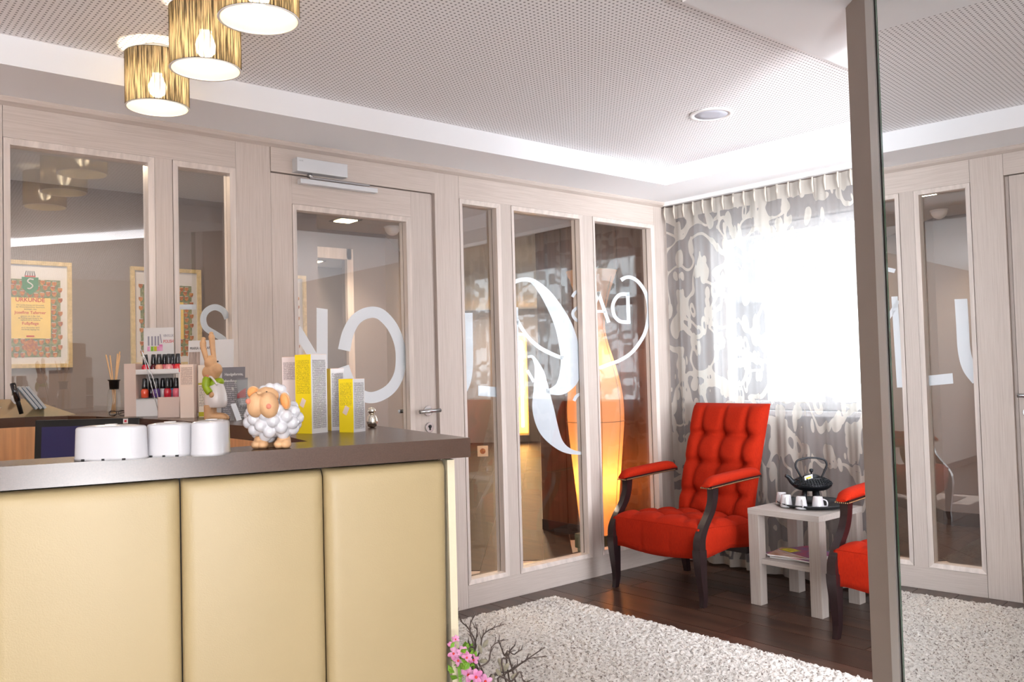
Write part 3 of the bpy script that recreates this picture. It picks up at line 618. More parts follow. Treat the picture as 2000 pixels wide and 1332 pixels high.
G().lathe([(.055, 0), (.055, -.02), (.05, -.035), (.035, -.055), (.012, -.066)], n=32).make('detector_body', 'white', sm); G().lathe([(.062, 0), (.062, -.008)], n=32).make('mounting_ring', 'white', sm)
so = thing('power_socket', (3.73, 5.9, .82), math.radians(50), 'cream wall socket on the corridor wall behind the narrow glass pane', 'socket')
pos = at(943, 881, t=6.8)
so.location = (pos.x, pos.y, pos.z); so.rotation_euler = (0, 0, math.radians(-40))
# certificates
def certificate(xr, lab, w=.405, first=False):
    o = thing('certificate', (xr-w/2, 5.2, 1.333), 0, lab, 'framed certificate', 'framed certificates on the corridor wall'); h = .575; f = .022
    G().box((-w/2, -.025, 0), (w/2, 0, f), .002).box((-w/2, -.025, h-f), (w/2, 0, h), .002).box((-w/2, -.025, f), (-w/2+f, 0, h-f), .002).box((w/2-f, -.025, f), (w/2, 0, h-f), .002).make('picture_frame', 'gold_frame', o)
    box('mount_board', (-w/2+f, -.008, f), (w/2-f, -.002, h-f), 'paper', o)
    a, b, c, d = -w/2+.055, w/2-.055, .058, h-.10
    pr = box('print', (a, -.0095, c), (b, -.008, d), 'leaf_print', o)
    g = G(); gw = G()
    W_, H_ = b-a, d-c
    for i in range(9):
        for j in range(13):
            x = a+W_*(i+.5)/9+(.009 if j % 2 else -.009)+.006*math.sin(i*7+j*3); z = c+H_*(j+.5)/13+.006*math.cos(i*5+j*11)
            if abs(x) < .105 and .11+c < z < d-.1: continue
            s = .0112; q = [(-s, s), (s, s), (s, -.2*s), (.5*s, -s), (0, -1.3*s), (-.5*s, -s), (-s, -.2*s)]
            g.add([(x+u, -.0105, z+v) for u, v in q]+[(x+u, -.0096, z+v) for u, v in q], [tuple(range(7)), tuple(range(7, 14))[::-1]]+[(k, (k+1) % 7, 7+(k+1) % 7, 7+k) for k in range(7)])
            gw.box((x-s*.8, -.0108, z+s*1.05), (x+s*.8, -.0097, z+s*1.25))
    g.make('shield', 'shield_print', pr, kind='stuff'); gw.make('ribbon', 'paper', pr, kind='stuff')
    box('text_panel', (-.098, -.0115, .158), (.098, -.0096, d-.098), 'parchment', pr)
    G().add([(x, -.0125, z) for x, z in ((-.04, d+.012), (.04, d+.012), (.038, d-.05), (0, d-.085), (-.038, d-.05))], [(0, 1, 2, 3, 4)]).make('crest', 'crest_green', pr)
    G().tube([(q[0], -.0128, q[1]+d) for q in cr([(.016, .0), (-.004, .002), (-.012, -.012), (.004, -.024), (.012, -.036), (-.002, -.05), (-.014, -.048)], 4)], .004, 5).make('heraldic_beast', 'paper', pr)
    G().box((-.026, -.0125, d+.012), (.026, -.010, d+.02)).make('crown', 'red_ink', pr); g = G()
    for i in range(5): g.tube([(-.024+i*.012, -.012, d+.02), (-.018+i*.009, -.012, d+.045)], .0018, 5)
    g.make('crown_arch', 'dark_ink', pr)
    G().lathe([(.034, 0), (.034, .001)], n=24, M=Matrix.Rotation(PI/2, 3, 'X'), c=(0, -.0112, c+.06)).make('medallion', 'shield_print', pr)
    def T(s, z, sz, m_, bold=0): text(s, sz, m_, pr, frame3((0, -.0118, z), (1, 0, 0), (0, 0, 1)), align='CENTER', bold=bold)
    T('URKUNDE', .355, .030, 'red_ink', .0006); T('Josefine Taferner', .290, .0215, 'red_ink', .0003); T('Fußpflege', .232, .021, 'red_ink', .0003)
    for z, s in ((.334, 'Die Landes Innung und Wirtschaft'), (.323, 'der Wirtschaftskammer Steiermark'), (.312, 'bestätigen, dass'), (.274, 'geboren am 4. Mai 1965'), (.264, 'die Befähigungsprüfung für das'), (.254, 'reglementierte Gewerbe'), (.213, 'am 9. November 2012'), (.203, 'mit Erfolg abgelegt hat')): T(s, z, .0095, 'dark_ink')
    box('seal_stripe', (-.02, -.0122, .166), (.018, -.0114, .174), 'red_ink', pr)
    return o
certificate(1.234, 'left framed yellow and green certificate with red URKUNDE heading, behind the wide left glass'); certificate(1.949, 'middle framed certificate half hidden by the oak mullion behind the nail polish stand'); certificate(2.640, 'third framed certificate, a sliver seen through the left of the door glass')
# socket parts
G().box((-.042, -.01, -.042), (.042, 0, .042), .004).make('socket_plate', 'socket', so); G().lathe([(.022, 0), (.022, .003)], n=20, M=Matrix.Rotation(PI/2, 3, 'X'), c=(0, -.0105, 0)).make('socket_well', 'shield_print', so)
# ------------------------------------------------------------------ mirror wall
AM = math.radians(41.7); md = Vector((math.sin(AM), math.cos(AM), 0)); mn = Vector((math.cos(AM), -math.sin(AM), 0))
def mprism(name, s0, s1, m0, m1, z0, z1, mt, parent=None, **k):
    return G().prism([mn*m0+md*s0, mn*m0+md*s1, mn*m1+md*s1, mn*m1+md*s0], z0, z1).make(name, mt, parent, **k)
mprism('wall_mirror_side', -1.6, 2.652, .988, 1.22, 0, ZS, 'taupe', kind='structure')
mi = thing('wall_mirror', (0, 0, 0), 0, 'tall frameless wall mirror with green glass edge beside a silver strip, at right', 'mirror')
mprism('mirror_glass', -.4, 2.398, .980, .984, .04, ZS-.002, 'mirror', mi); mprism('glass_edge', 2.398, 2.412, .981, .985, .04, ZS-.002, 'green_glass', mi)
mprism('shadow_gap', 2.412, 2.430, .984, .988, .02, ZS-.002, 'black_gap', mi)
mprism('aluminium_strip', 2.430, 2.484, .980, .988, 0, ZS-.001, 'alu', mi)
# ------------------------------------------------------------------ curtain
XC = 4.485
ct = empty('sheer_curtain', (0, 0, 0), 0, 'long pleated sheer curtain with pale leaf and flower pattern over the window', 'curtain')
NY, NZ = 520, 46; Y0, Y1 = .9, 3.672; verts = []; faces = []; uvs = []
pl = .0765
for i in range(NY+1):
    t = i/NY; y = Y1-(Y1-Y0)*t; ph = 2*PI*(Y1-y)/pl
    for j in range(NZ+1):
        z = .012+(2.298-.012)*j/NZ; k = (z/2.3)
        top = max(0, (k-.93)/.07)
        a = (.010+.014*(1-k))*(1-top)+.012*top
        px = a*math.sin(ph*(.52)+.6*math.sin(3.1*y)+.4*(1-k)*math.sin(7*y))+.006*math.sin(ph*1.3+y*5)*(1-top)
        pinch = top*.020*max(0, math.cos(ph))**6
        verts.append((XC+px-pinch+.008*(1-k)*math.sin(2.2*y+4*k), y+.012*top*math.sin(ph)*0+.006*math.sin(9*y+3*k)*(1-k), z)); uvs.append(((Y1-y)*1.28+px*1.6, z))
for i in range(NY):
    for j in range(NZ): q = i*(NZ+1)+j; faces.append((q, q+1, q+NZ+2, q+NZ+1))
me = bpy.data.meshes.new('curtain_cloth'); me.from_pydata(verts, [], faces); me.materials.append(MATS['curtain']); ul = me.uv_layers.new(name='UVMap')
li = np.empty(len(me.loops), dtype=np.int32); me.loops.foreach_get('vertex_index', li); ul.data.foreach_set('uv', np.array(uvs)[li].ravel()); me.polygons.foreach_set('use_smooth', [True]*len(faces))
o = bpy.data.objects.new('curtain_cloth', me); COL.objects.link(o); o.parent = ct
box('curtain_rail', (XC-.012, Y0-.02, 2.312), (XC+.012, 3.69, ZS), 'white', ct)
i = 0
while Y1-i*pl > 1.9:
    y = Y1-i*pl; q = -.02+.004*random.random()
    G().tube([(XC+q, y, 2.302), (XC+q-.004, y, 2.26), (XC+q+.006, y+.002*random.random(), 2.215)], [.005, .0065, .003], 8).make('pinch_pleat', 'tape', ct); i += 1
# ------------------------------------------------------------------ ceiling speaker, pendants
sp = thing('ceiling_speaker', (3.365, 2.468, ZR), 0, 'round white flush ceiling speaker in the perforated ceiling', 'speaker')
g = G(); g.lathe([(.098, 0), (.102, -.006), (.098, -.009), (.078, -.007), (.078, 0)], n=48, caps=False); g.make('rim', 'white', sp); G().lathe([(.078, -.001), (.077, -.006), (.04, -.0065), (.001, -.0065)], n=48, caps=False).make('grille', 'grille', sp)
def pendant(x, y, lab):
    R, z0, z1 = .108, -.218, -.028; o = thing('pendant_lamp', (x, y, ZR), 0, lab, 'pendant lamp', 'gold string drum pendants')
    G().lathe([(R, z0), (R, z1)], n=64, caps=False).make('lamp_shade', 'string_shade', o)
    ln = G().lathe([(R-.004, z0+.001), (R-.004, z1)], n=64, caps=False).make('shade_lining', 'shade_lining', o)
    G().lathe([(R-.006, z0), (R-.002, z0-.0015), (R+.001, z0), (R-.002, z0+.004)], n=64, caps=False).make('shade_rim', 'white', o)
    G().lathe([(R-.006, z1), (R+.001, z1), (R-.001, z1-.003)], n=64, caps=False).make('shade_rim', 'white', o)
    G().lathe([(.05, 0), (.05, -.012), (.04, -.016)], n=32).lathe([(.007, -.016), (.007, -.055), (.02, -.06), (.02, -.095)], n=16).make('ceiling_mount', 'white', o)
    g = G()
    for k in range(3): a = k*2*PI/3; g.tube([(.02*math.cos(a), .02*math.sin(a), -.065), ((R-.004)*math.cos(a), (R-.004)*math.sin(a), z1)], .0015, 5)
    g.make('spider', 'steel', o)
    G().lathe([(.012, -.095), (.02, -.108), (.031, -.138), (.028, -.163), (.014, -.176), (.001, -.18)], n=20).make('bulb', 'bulb', o)
    point('pendant_bulb', (x, y, ZR-.138), 5, WARM, .032)
    spot('pendant_up', (x, y, ZR-.10), 8, WARM, 100, .02, (0, 0, 1)); return o
for u, v, w_, lb in ((308, 211, 118, 'gold string drum pendant hanging lowest in view, farthest from the camera'), (402, 129, 134, 'gold string drum pendant, middle one of the three over the desk'), (506, 22, 155, 'gold string drum pendant cut by the top of the picture, rightmost and nearest')):
    p = at(u, v, t=.216*F_PX/w_); pendant(p.x, p.y, lb)
# ------------------------------------------------------------------ rug
RX0, RX1, RY0, RY1 = 1.30, 3.262, .35, 3.545; st = .0068
nx, ny = int((RX1-RX0)/st), int((RY1-RY0)/st)
gx, gy = np.meshgrid(np.arange(nx), np.arange(ny), indexing='ij'); rng = np.random.default_rng(3)
hz_ = rng.random((nx, ny)); hz_ = (hz_+np.roll(hz_, 1, 0)*.4+np.roll(hz_, 1, 1)*.4)/1.8
X = RX0+gx*st+rng.normal(0, .0022, (nx, ny)); Y = RY0+gy*st+rng.normal(0, .0022, (nx, ny)); Z = .010+hz_**1.5*.018
ed = np.minimum(np.minimum(gx, nx-1-gx), np.minimum(gy, ny-1-gy)); Z = np.where(ed == 0, .001, Z); Z = np.where(ed == 1, Z*.7, Z)
X = np.where((ed <= 2), X+rng.normal(0, .003, (nx, ny)), X); Y = np.where((ed <= 2), Y+rng.normal(0, .003, (nx, ny)), Y)
V = np.stack([X, Y, Z], -1).reshape(-1, 3); q = (gx*ny+gy)[:-1, :-1].ravel(); Fq = np.stack([q, q+ny, q+ny+1, q+1], -1); Fq = Fq[((V[Fq][:, :, :2] @ np.array([mn.x, mn.y])).max(1) < .976) | ((V[Fq][:, :, :2] @ np.array([md.x, md.y])).min(1) > 2.66)]
me = bpy.data.meshes.new('shag_rug'); me.vertices.add(len(V)); me.vertices.foreach_set('co', V.ravel()); me.loops.add(Fq.size); me.loops.foreach_set('vertex_index', Fq.ravel().astype(np.int32))
me.polygons.add(len(Fq)); me.polygons.foreach_set('loop_start', np.arange(0, Fq.size, 4, dtype=np.int32)); me.update(calc_edges=True); me.materials.append(MATS['rug']); me.polygons.foreach_set('use_smooth', [True]*len(Fq))
o = bpy.data.objects.new('shag_rug', me); COL.objects.link(o); tag(o, 'cream flecked shaggy rug on the dark plank floor', 'rug')
# ------------------------------------------------------------------ armchairs (front = local -Y)
def sgn(v, p): return math.copysign(abs(v)**p, v)
def tufted(uc, vc, u, v, amp, sig, sd, hz=1.6):
    d = 0
    for a in uc:
        for b in vc: r2 = (u-a)**2+(v-b)**2; d += amp*math.exp(-r2/(2*sig*sig))
    for a in uc: d += amp*sd*math.exp(-((u-a)/(sig*.45))**2/2)
    for b in vc: d += amp*sd*hz*math.exp(-((v-b)/(sig*.45))**2/2)
    return d
def make_chair(loc, rz, lab):
    o = thing('armchair', loc, rz, lab, 'armchair', 'red tufted armchairs')
    # seat: closed superellipse body, top tufted
    g = G(); n = 56; rows = []
    hw, y0, y1 = .298, -.295, .235
    def top(x, y):
        u = (x+hw)/(2*hw); v = (y-y0)/(y1-y0)
        e = (1-abs(2*u-1)**6)**.5*(1-abs(2*v-1)**6)**.5 if abs(2*u-1) < 1 and abs(2*v-1) < 1 else 0
        z = .452-.035*v
        return z-.05*(1-e)-tufted((.2, .5, .8), (.3, .62, .92), u, v, .03, .07, .5)*e
    N_ = 44
    P_ = [[Vector((-hw+2*hw*i/N_, y0+(y1-y0)*j/N_, top(-hw+2*hw*i/N_, y0+(y1-y0)*j/N_))) for j in range(N_+1)] for i in range(N_+1)]
    def bot(x, y):
        u = abs(2*(x+hw)/(2*hw)-1); v = (y-y0)/(y1-y0)
        return .255-.03*(1-u**2)+(.03*max(0, 1-abs(v-.5)*2)*u)-.02*u**8
    # rim loop down to the bottom
    loop = [(i, 0) for i in range(N_)]+[(N_, j) for j in range(N_)]+[(i, N_) for i in range(N_, 0, -1)]+[(0, j) for j in range(N_, 0, -1)]
    g.grid(P_)
    R_ = []
    for k in range(6):
        t = k/5; row = []
        for i, j in loop:
            p = P_[i][j]; zb = bot(p.x, p.y); c = Vector((0, (y0+y1)/2, 0)); dxy = Vector((p.x, p.y, 0))-c
            u = (p.x+hw)/(2*hw); v = (p.y-y0)/(y1-y0); cre = 0
            if j in (0, N_): cre = sum(math.exp(-((u-a)/.014)**2) for a in (.34, .66))
            else: cre = sum(math.exp(-((v-a)/.014)**2) for a in (.3, .62, .85))
            s = 1+.035*math.sin(PI*min(t*1.1+.12, 1))-.012*cre*(t > 0)
            row.append(Vector((c.x+dxy.x*s, c.y+dxy.y*s, p.z+(zb-p.z)*t)))
        R_.append(row)
    g.grid(R_, close=True); nb = len(g.v)-len(loop); g.f.append(tuple(range(nb, nb+len(loop)))); g.sm.append(False)
    seat = g.make('seat', 'red_fabric', o)
    # backrest
    hb = .260; zb, zt = .37, 1.02; n_ = 52
    def bk(u, v, side):
        x = (2*u-1)*hb*(1-.03*(1-v)); z = zb+(zt-zb)*v; yc = .215+.20*v**1.15+.0
        e = max(0, 1-abs(2*u-1)**7)**.5*max(0, 1-abs(2*v-1)**14)**.5; th = .034
        if side: return Vector((x, yc+.045+th*e, z))
        return Vector((x, yc+.02-th*e+tufted((.2, .5, .8), (.20, .47, .72), u, v, .028, .055, .62)*e-.03*e, z))
    g = G(); A = [[bk(i/n_, j/n_, 0) for j in range(n_+1)] for i in range(n_+1)]; B = [[bk(i/n_, j/n_, 1) for j in range(n_+1)] for i in range(n_+1)]
    g.grid(A); g.grid(B)
    lp = [(i, 0) for i in range(n_)]+[(n_, j) for j in range(n_)]+[(i, n_) for i in range(n_, 0, -1)]+[(0, j) for j in range(n_, 0, -1)]
    g.grid([[A[i][j] for i, j in lp], [B[i][j] for i, j in lp]], close=True); back = g.make('backrest', 'red_fabric', o)
    for uu in (.2, .5, .8):
        for vv in (.20, .47, .72): p = bk(uu, vv, 0); G().ball((p.x, p.y-.001, p.z), (.008, .005, .008), seg=10).make('button', 'red_fabric', back)
    # legs and arm posts
    def sweep(pts, w, d):
        g = G(); rows = []
        for (x, y, z), ww, dd in zip(pts, w, d): rows.append([Vector((x-ww/2, y-dd/2, z)), Vector((x+ww/2, y-dd/2, z)), Vector((x+ww/2, y+dd/2, z)), Vector((x-ww/2, y+dd/2, z))])
        g.grid(rows, close=True, smooth=False); k = len(rows)*4; g.f += [(0, 1, 2, 3), (k-4, k-3, k-2, k-1)]; g.sm += [False]*2; return g
    for s in (-1, 1):
        x = .303*s
        pp = cr([(x+.006*s, -.292, 0, .026, .03), (x+.003*s, -.284, .06, .03, .036), (x, -.292, .15, .038, .046), (x, -.300, .25, .048, .056), (x, -.302, .295, .05, .056)], 4)
        sweep([q[:3] for q in pp], [q[3] for q in pp], [q[4] for q in pp]).make('leg', 'mahogany', o)
        pp = cr([(x, -.302, .293, .044, .05), (x, -.296, .35, .042, .05), (x, -.262, .41, .038, .05), (x, -.205, .48, .036, .048), (x, -.178, .54, .036, .044), (x, -.172, .60, .04, .046)], 5)
        sweep([q[:3] for q in pp], [q[3] for q in pp], [q[4] for q in pp]).make('arm_post', 'mahogany', o)
        pp = cr([(x*.88, .305, 0, .03, .032), (x*.88, .285, .1, .036, .04), (x*.88, .245, .24, .042, .052), (x*.88, .232, .32, .042, .05)], 4)
        sweep([q[:3] for q in pp], [q[3] for q in pp], [q[4] for q in pp]).make('leg', 'mahogany', o)
        # arm rail + pad + nail heads
        yy = np.linspace(-.205, .25, 12); pth = [(x*.98, y, .607+.018*math.sin((y+.2)*3)) for y in yy]
        sweep(pth, [.05]*12, [.02]*12); g = G(); rows = []
        for (a, b, c) in pth: rows.append([Vector((a-.026, b, c-.006)), Vector((a+.026, b, c-.006)), Vector((a+.026, b, c+.008)), Vector((a-.026, b, c+.008))])
        g.grid(rows, close=True, smooth=False); g.f += [(0, 1, 2, 3), (44, 45, 46, 47)]; g.sm += [False]*2; g.make('arm_rail', 'mahogany', o)
        g = G(); rows = []
        for k, t in enumerate(np.linspace(0, 1, 16)):
            y = -.228+.478*t; c = .612+.018*math.sin((y+.2)*3); e = (1-abs(1-2*t)**8)**.5 if 0 < t < 1 else .02; e = max(e, .25)
            rows.append([Vector((x*.98+.036*math.cos(a)*(e*.4+.6), y, c+.024*e+.028*math.sin(a)*e)) for a in np.linspace(0, 2*PI, 17)[:-1]])
        g.grid(rows, close=True); k = len(g.v); g.f += [tuple(range(16)), tuple(range(k-16, k))]; g.sm += [False]*2; pad = g.make('arm_pad', 'red_fabric', o)
        g = G()
        for sd in (-1, 1):
            for k in range(44): y = -.215+.01*k; g.ball((x*.98+sd*.0335, y, .607+.018*math.sin((y+.2)*3)), .0038, seg=6)
        for k in range(7): g.ball((x*.98-.03+.01*k, -.226, .605), .0038, seg=6)
        g.make('nail_trim', 'brass', pad)
    g = G().box((-.27, .16, .2), (.27, .2, .27)); g.make('rear_rail', 'mahogany', o)
    return o
make_chair((3.952, 3.148, 0), -PI/2, 'red button-tufted armchair with dark wooden legs standing in the corner by the curtain')
make_chair((3.952, 1.790, 0), -PI/2, 'red tufted armchair half hidden behind the mirror wall, right of the side table')
# ------------------------------------------------------------------ side table and tea things
TX0, TX1, TY0, TY1, TH = 3.890, 4.315, 2.300, 2.710, .498
tb = thing('side_table', ((TX0+TX1)/2, (TY0+TY1)/2, 0), 0, 'square limed-wood side table with a lower shelf between the two armchairs', 'side table')
hx_, hy_ = (TX1-TX0)/2, (TY1-TY0)/2
G().box((-hx_, -hy_, TH-.03), (hx_, hy_, TH), .002).make('tabletop', 'ash_h', tb)
for sx_ in (-1, 1):
    for sy_ in (-1, 1): G().box((sx_*hx_-sx_*.001, sy_*hy_-sy_*.001, 0), (sx_*(hx_-.062), sy_*(hy_-.062), TH-.03), .002).make('leg', 'ash_v', tb)
G().box((-hx_+.02, -hy_+.012, .212), (hx_-.02, hy_-.012, .238), .002).make('shelf', 'ash_h', tb)
def mag(loc, rz, mt, lab, t=.005, w=.21, d=.28):
    o = thing('magazine', loc, rz, lab, 'magazine'); G().box((-w/2, -d/2, 0), (w/2, d/2, t*.85), .0008).make('pages', 'paper', o); G().box((-w/2-.001, -d/2-.001, t*.85), (w/2+.001, d/2+.001, t)).make('cover', mt, o); return o
tcx, tcy = (TX0+TX1)/2, (TY0+TY1)/2
mag((tcx-.02, tcy+.0, .2385), .1, 'mag1', 'bottom magazine of the pile on the side table shelf, white page edges', .009); mag((tcx-.03, tcy+.02, .248), -.12, 'mag2', 'second magazine in the pile on the side table shelf, blue and pink cover', .007)
mg = mag((tcx-.035, tcy+.01, .2555), .22, 'mag1', 'magazine with brown and orange portrait cover near the top of the shelf pile', .006); m3 = mag((tcx+.0, tcy-.01, .262), -.35, 'mag2', 'topmost magazine of the shelf pile, blue cover with a yellow corner', .005, .19, .25)
G().box((-.09, .03, .0051), (-.02, .12, .0056)).make('cover_patch', 'mag_yellow', m3)
TRX, TRY = 4.172, 2.495
tr = thing('serving_tray', (TRX, TRY, TH), 0, 'round black serving tray with raised rim on the side table', 'tray')
G().lathe([(.001, .0), (.15, .0), (.172, .012), (.184, .018), (.187, .021), (.183, .023), (.170, .016), (.148, .004), (.001, .004)], n=56, caps=False).make('tray_dish', 'tray', tr)
def cup(u, v, lab, a=2.4):
    p = at(u+3, v, z=TH+.005); o = thing('espresso_cup', (p.x, p.y, TH+.0045), a, lab, 'cup', 'upturned espresso cups'); o.scale = (1.13,)*3
    G().lathe([(.0005, .0555), (.019, .0555), (.021, .053), (.027, .012), (.0285, 0), (.0265, 0), (.025, .010), (.019, .05), (.0005, .0525)], n=28, caps=False).make('cup_body', 'ceramic', o)
    G().tube([tuple(q) for q in cr([(.0245, 0, .012), (.038, 0, .013), (.041, 0, .026), (.036, 0, .038), (.021, 0, .043)], 5)], .0032, 8).make('handle', 'ceramic', o); return o
cup(1524, 984, 'upturned white espresso cup at the back left of the tray', PI+.4); cup(1533, 989, 'upturned white espresso cup at the front left of the tray, overlapping another', PI+.55)
cup(1562, 993, 'upturned white espresso cup in the middle front of the tray', PI+.75); cup(1595, 993, 'upturned white espresso cup on the right front of the tray below the teapot', PI+1.9)
tpx = at(1583, 983, z=TH+.005)
tp = thing('teapot', (tpx.x+.02, tpx.y, TH+.0045), math.radians(-42), 'black hobnail cast-iron teapot with hoop handle, raised on a trivet on the tray', 'teapot')
g = G(); g.lathe([(.001, 0), (.052, 0), (.055, .004), (.05, .007), (.001, .008)], n=32, caps=False)
for k in range(3): a = k*2*PI/3+.9; g.tube([(.046*math.cos(a), .046*math.sin(a), .004), (.036*math.cos(a), .036*math.sin(a), .072)], [.017, .013], 8)
g.make('trivet', 'iron', tp)
BZ = .068; prof = cr([(.045, 0), (.075, .006), (.098, .022), (.103, .034), (.094, .046), (.07, .06), (.05, .069), (.044, .072)], 4)
body = G().lathe([(q[0], q[1]+BZ) for q in prof], n=40).make('body', 'iron', tp)
g = G()
for r_, z_, n_ in ((.102, .037, 44), (.097, .045, 42), (.088, .052, 38), (.078, .058, 34), (.067, .0635, 30)):
    for k in range(n_): a = 2*PI*(k+.5*(n_ % 4 > 0))/n_; g.ball((r_*math.cos(a), r_*math.sin(a), z_+BZ), .0046, seg=6)
g.make('hobnails', 'iron', body, kind='stuff')
lid = G().lathe([(.001, .088), (.02, .086), (.04, .079), (.046, .073), (.044, .071)], n=32, caps=False, c=(0, 0, BZ)).make('lid', 'iron', tp)
G().lathe([(.005, .084), (.004, .094), (.009, .099), (.0115, .106), (.009, .113), (.001, .116)], n=20, c=(0, 0, BZ)).make('lid_knob', 'iron', lid)
G().tube([tuple(q[:3]) for q in cr([(-.085, 0, BZ+.035), (-.105, 0, BZ+.05), (-.122, 0, BZ+.072), (-.140, 0, BZ+.082)], 4)], [float(x) for x in np.linspace(.019, .0075, 13)], 12).make('spout', 'iron', tp)
G().tube([tuple(q) for q in cr([(-.052, 0, BZ+.066), (-.072, 0, BZ+.105), (-.083, 0, BZ+.135), (-.066, 0, BZ+.162), (0, 0, BZ+.173), (.066, 0, BZ+.162), (.083, 0, BZ+.135), (.072, 0, BZ+.105), (.052, 0, BZ+.066)], 5)], .0052, 10).make('hoop_handle', 'iron', tp)
M_ = frame3((-.055, -.062, BZ+.045), (1, .12, .25), (.15, .62, .8)); g = G(); g.box((0, 0, 0), (.046, .042, .0015), M=M_); tg = g.make('paper_tag', 'paper', tp)
G().box((.008, .022, .0015), (.038, .031, .0019), M=M_).make('tag_print', 'yellow_gold', tg); G().box((.012, .004, .0015), (.034, .007, .0019), M=M_).make('tag_print', 'dark_ink', tg)
# ------------------------------------------------------------------ reception desk
ZT = 1.13; THK = .035
dk = thing('reception_desk', (0, 0, 0), 0, 'reception desk with three padded cream leather panels and brown wraparound counter top', 'desk')
C0, C1 = Vector((-1.25, 1.844)), Vector((.966, 1.264)); fd = (C1-C0).normalized(); fnr = Vector((-fd.y, fd.x))  # fnr points into the desk
outer = [C0, C1, Vector((1.077, 1.773)), Vector((1.16, 2.6)), Vector((1.2, 3.66)), Vector((-1.25, 3.66))]
nin = Vector((.748, 1.472)); nearL = C0+fnr*.135
inner = [nearL, Vector((.268, 1.568)), Vector((.60, 1.475)), nin, Vector((.80, 1.70)), Vector((.893, 2.05)), Vector((.90, 2.3)), Vector((.90, 2.67)), Vector((.872, 2.92)), Vector((.848, 3.25)), Vector((.80, 3.43)), Vector((.68, 3.52)), Vector((-1.25, 3.535))]
def fpt(t): return C0+(C1-C0)*t
pair = [C0, fpt(.68), fpt(.83), C1, Vector((1.018, 1.50)), outer[2], Vector((1.115, 2.15)), Vector((1.145, 2.5)), Vector((1.168, 2.9)), Vector((1.182, 3.25)), outer[4], Vector((.68, 3.66)), outer[5]]
g = G(); nI = len(inner); vs = [(p.x, p.y, ZT) for p in pair]+[(p.x, p.y, ZT) for p in inner]+[(p.x, p.y, ZT-THK) for p in pair]+[(p.x, p.y, ZT-THK) for p in inner]; fs = []
for i in range(nI-1):
    fs += [(i, i+1, nI+i+1, nI+i), (2*nI+i, 3*nI+i, 3*nI+i+1, 2*nI+i+1), (i, 2*nI+i, 2*nI+i+1, i+1), (nI+i, nI+i+1, 3*nI+i+1, 3*nI+i)]
fs += [(0, nI, 3*nI, 2*nI), (nI-1, 3*nI-1, 4*nI-1, 2*nI-1)]
g.add(vs, fs).make('counter_top', 'counter', dk)
def wallseg(g, pts, z0, z1, th, side):
    for a, b in zip(pts[:-1], pts[1:]):
        d = (b-a).normalized(); nn = Vector((-d.y, d.x))*th*side; g.prism([a, b, b+nn, a+nn], z0, z1)
g = G(); ins = [p for p in inner]; wallseg(g, ins, .0, ZT-THK, .015, -1); g.make('inner_panelling', 'beech', dk)
g = G(); wallseg(g, [outer[1]-fd*.066+fnr*.06, outer[2]+Vector((-.06, 0)), outer[3]+Vector((-.06, 0)), outer[4]+Vector((-.06, 0))], .0, ZT-THK, .02, 1); g.make('side_panel', 'leather_side', dk)
G().prism([Vector((-1.25, 2.05)), Vector((.6, 1.6)), Vector((.85, 2.1)), Vector((.86, 2.9)), Vector((.8, 3.4)), Vector((-1.25, 3.5))], .72, .75).make('work_surface', 'beech', dk)
base = C1+fnr*.012
def dist(u, v): # position along the desk front line
    d = ray(u, v); nn = Vector((fnr.x, fnr.y)); t = (base.dot(nn))/(Vector((d.x, d.y)).dot(nn)); return (Vector((d.x, d.y))*t-base).dot(fd)
edges = [-2.0, -1.5, -1.02, dist(0, 948)-.018, dist(352.5, 935), dist(632, 905), -.043]
for k in range(len(edges)-1):
    s0, s1 = edges[k]+.0008, edges[k+1]-.0008; NU, NV = 26, 40; rows = []
    lo, hi = .06, ZT-THK-.004
    for i in range(NU+1):
        row = []
        for j in range(NV+1):
            t = -math.cos(PI*i/NU); w = -math.cos(PI*j/NV); u = .5+.5*t; v = .5+.5*w
            du = min(u, 1-u)*(s1-s0); dv_ = min(v, 1-v)*(hi-lo); R0 = .017
            def rd(d): return R0-math.sqrt(max(0, R0*R0-(R0-min(d, R0))**2))
            dep = -.006+rd(du)+rd(dv_)*1.3-.004*math.sin(PI*u)
            taper = -.012*(1-v) if k == len(edges)-2 else 0
            p = base+fd*(s0+(s1+taper-s0)*u)+fnr*dep; row.append(Vector((p.x, p.y, lo+(hi-lo)*v)))
        rows.append(row)
    g = G(); g.grid(rows); bk_ = [[p+Vector((fnr.x, fnr.y, 0))*.02 for p in (rows[0][0], rows[0][-1])], [p+Vector((fnr.x, fnr.y, 0))*.02 for p in (rows[-1][0], rows[-1][-1])]]
    g.make('padded_panel', 'leather', dk)
g = G(); a, b = C0+fnr*.035, C1-fd*.05+fnr*.035; g.prism([a, b, b+fnr*.02, a+fnr*.02], 0, ZT-THK); g.make('front_board', 'black_gap', dk)
a = C1-fd*.040+fnr*.015; g = G(); g.prism([a, a+fd*.014, a+fd*.014+fnr*.03, a+fnr*.03], .06, ZT-THK-.004); g.make('corner_welt', 'leather_side', dk)
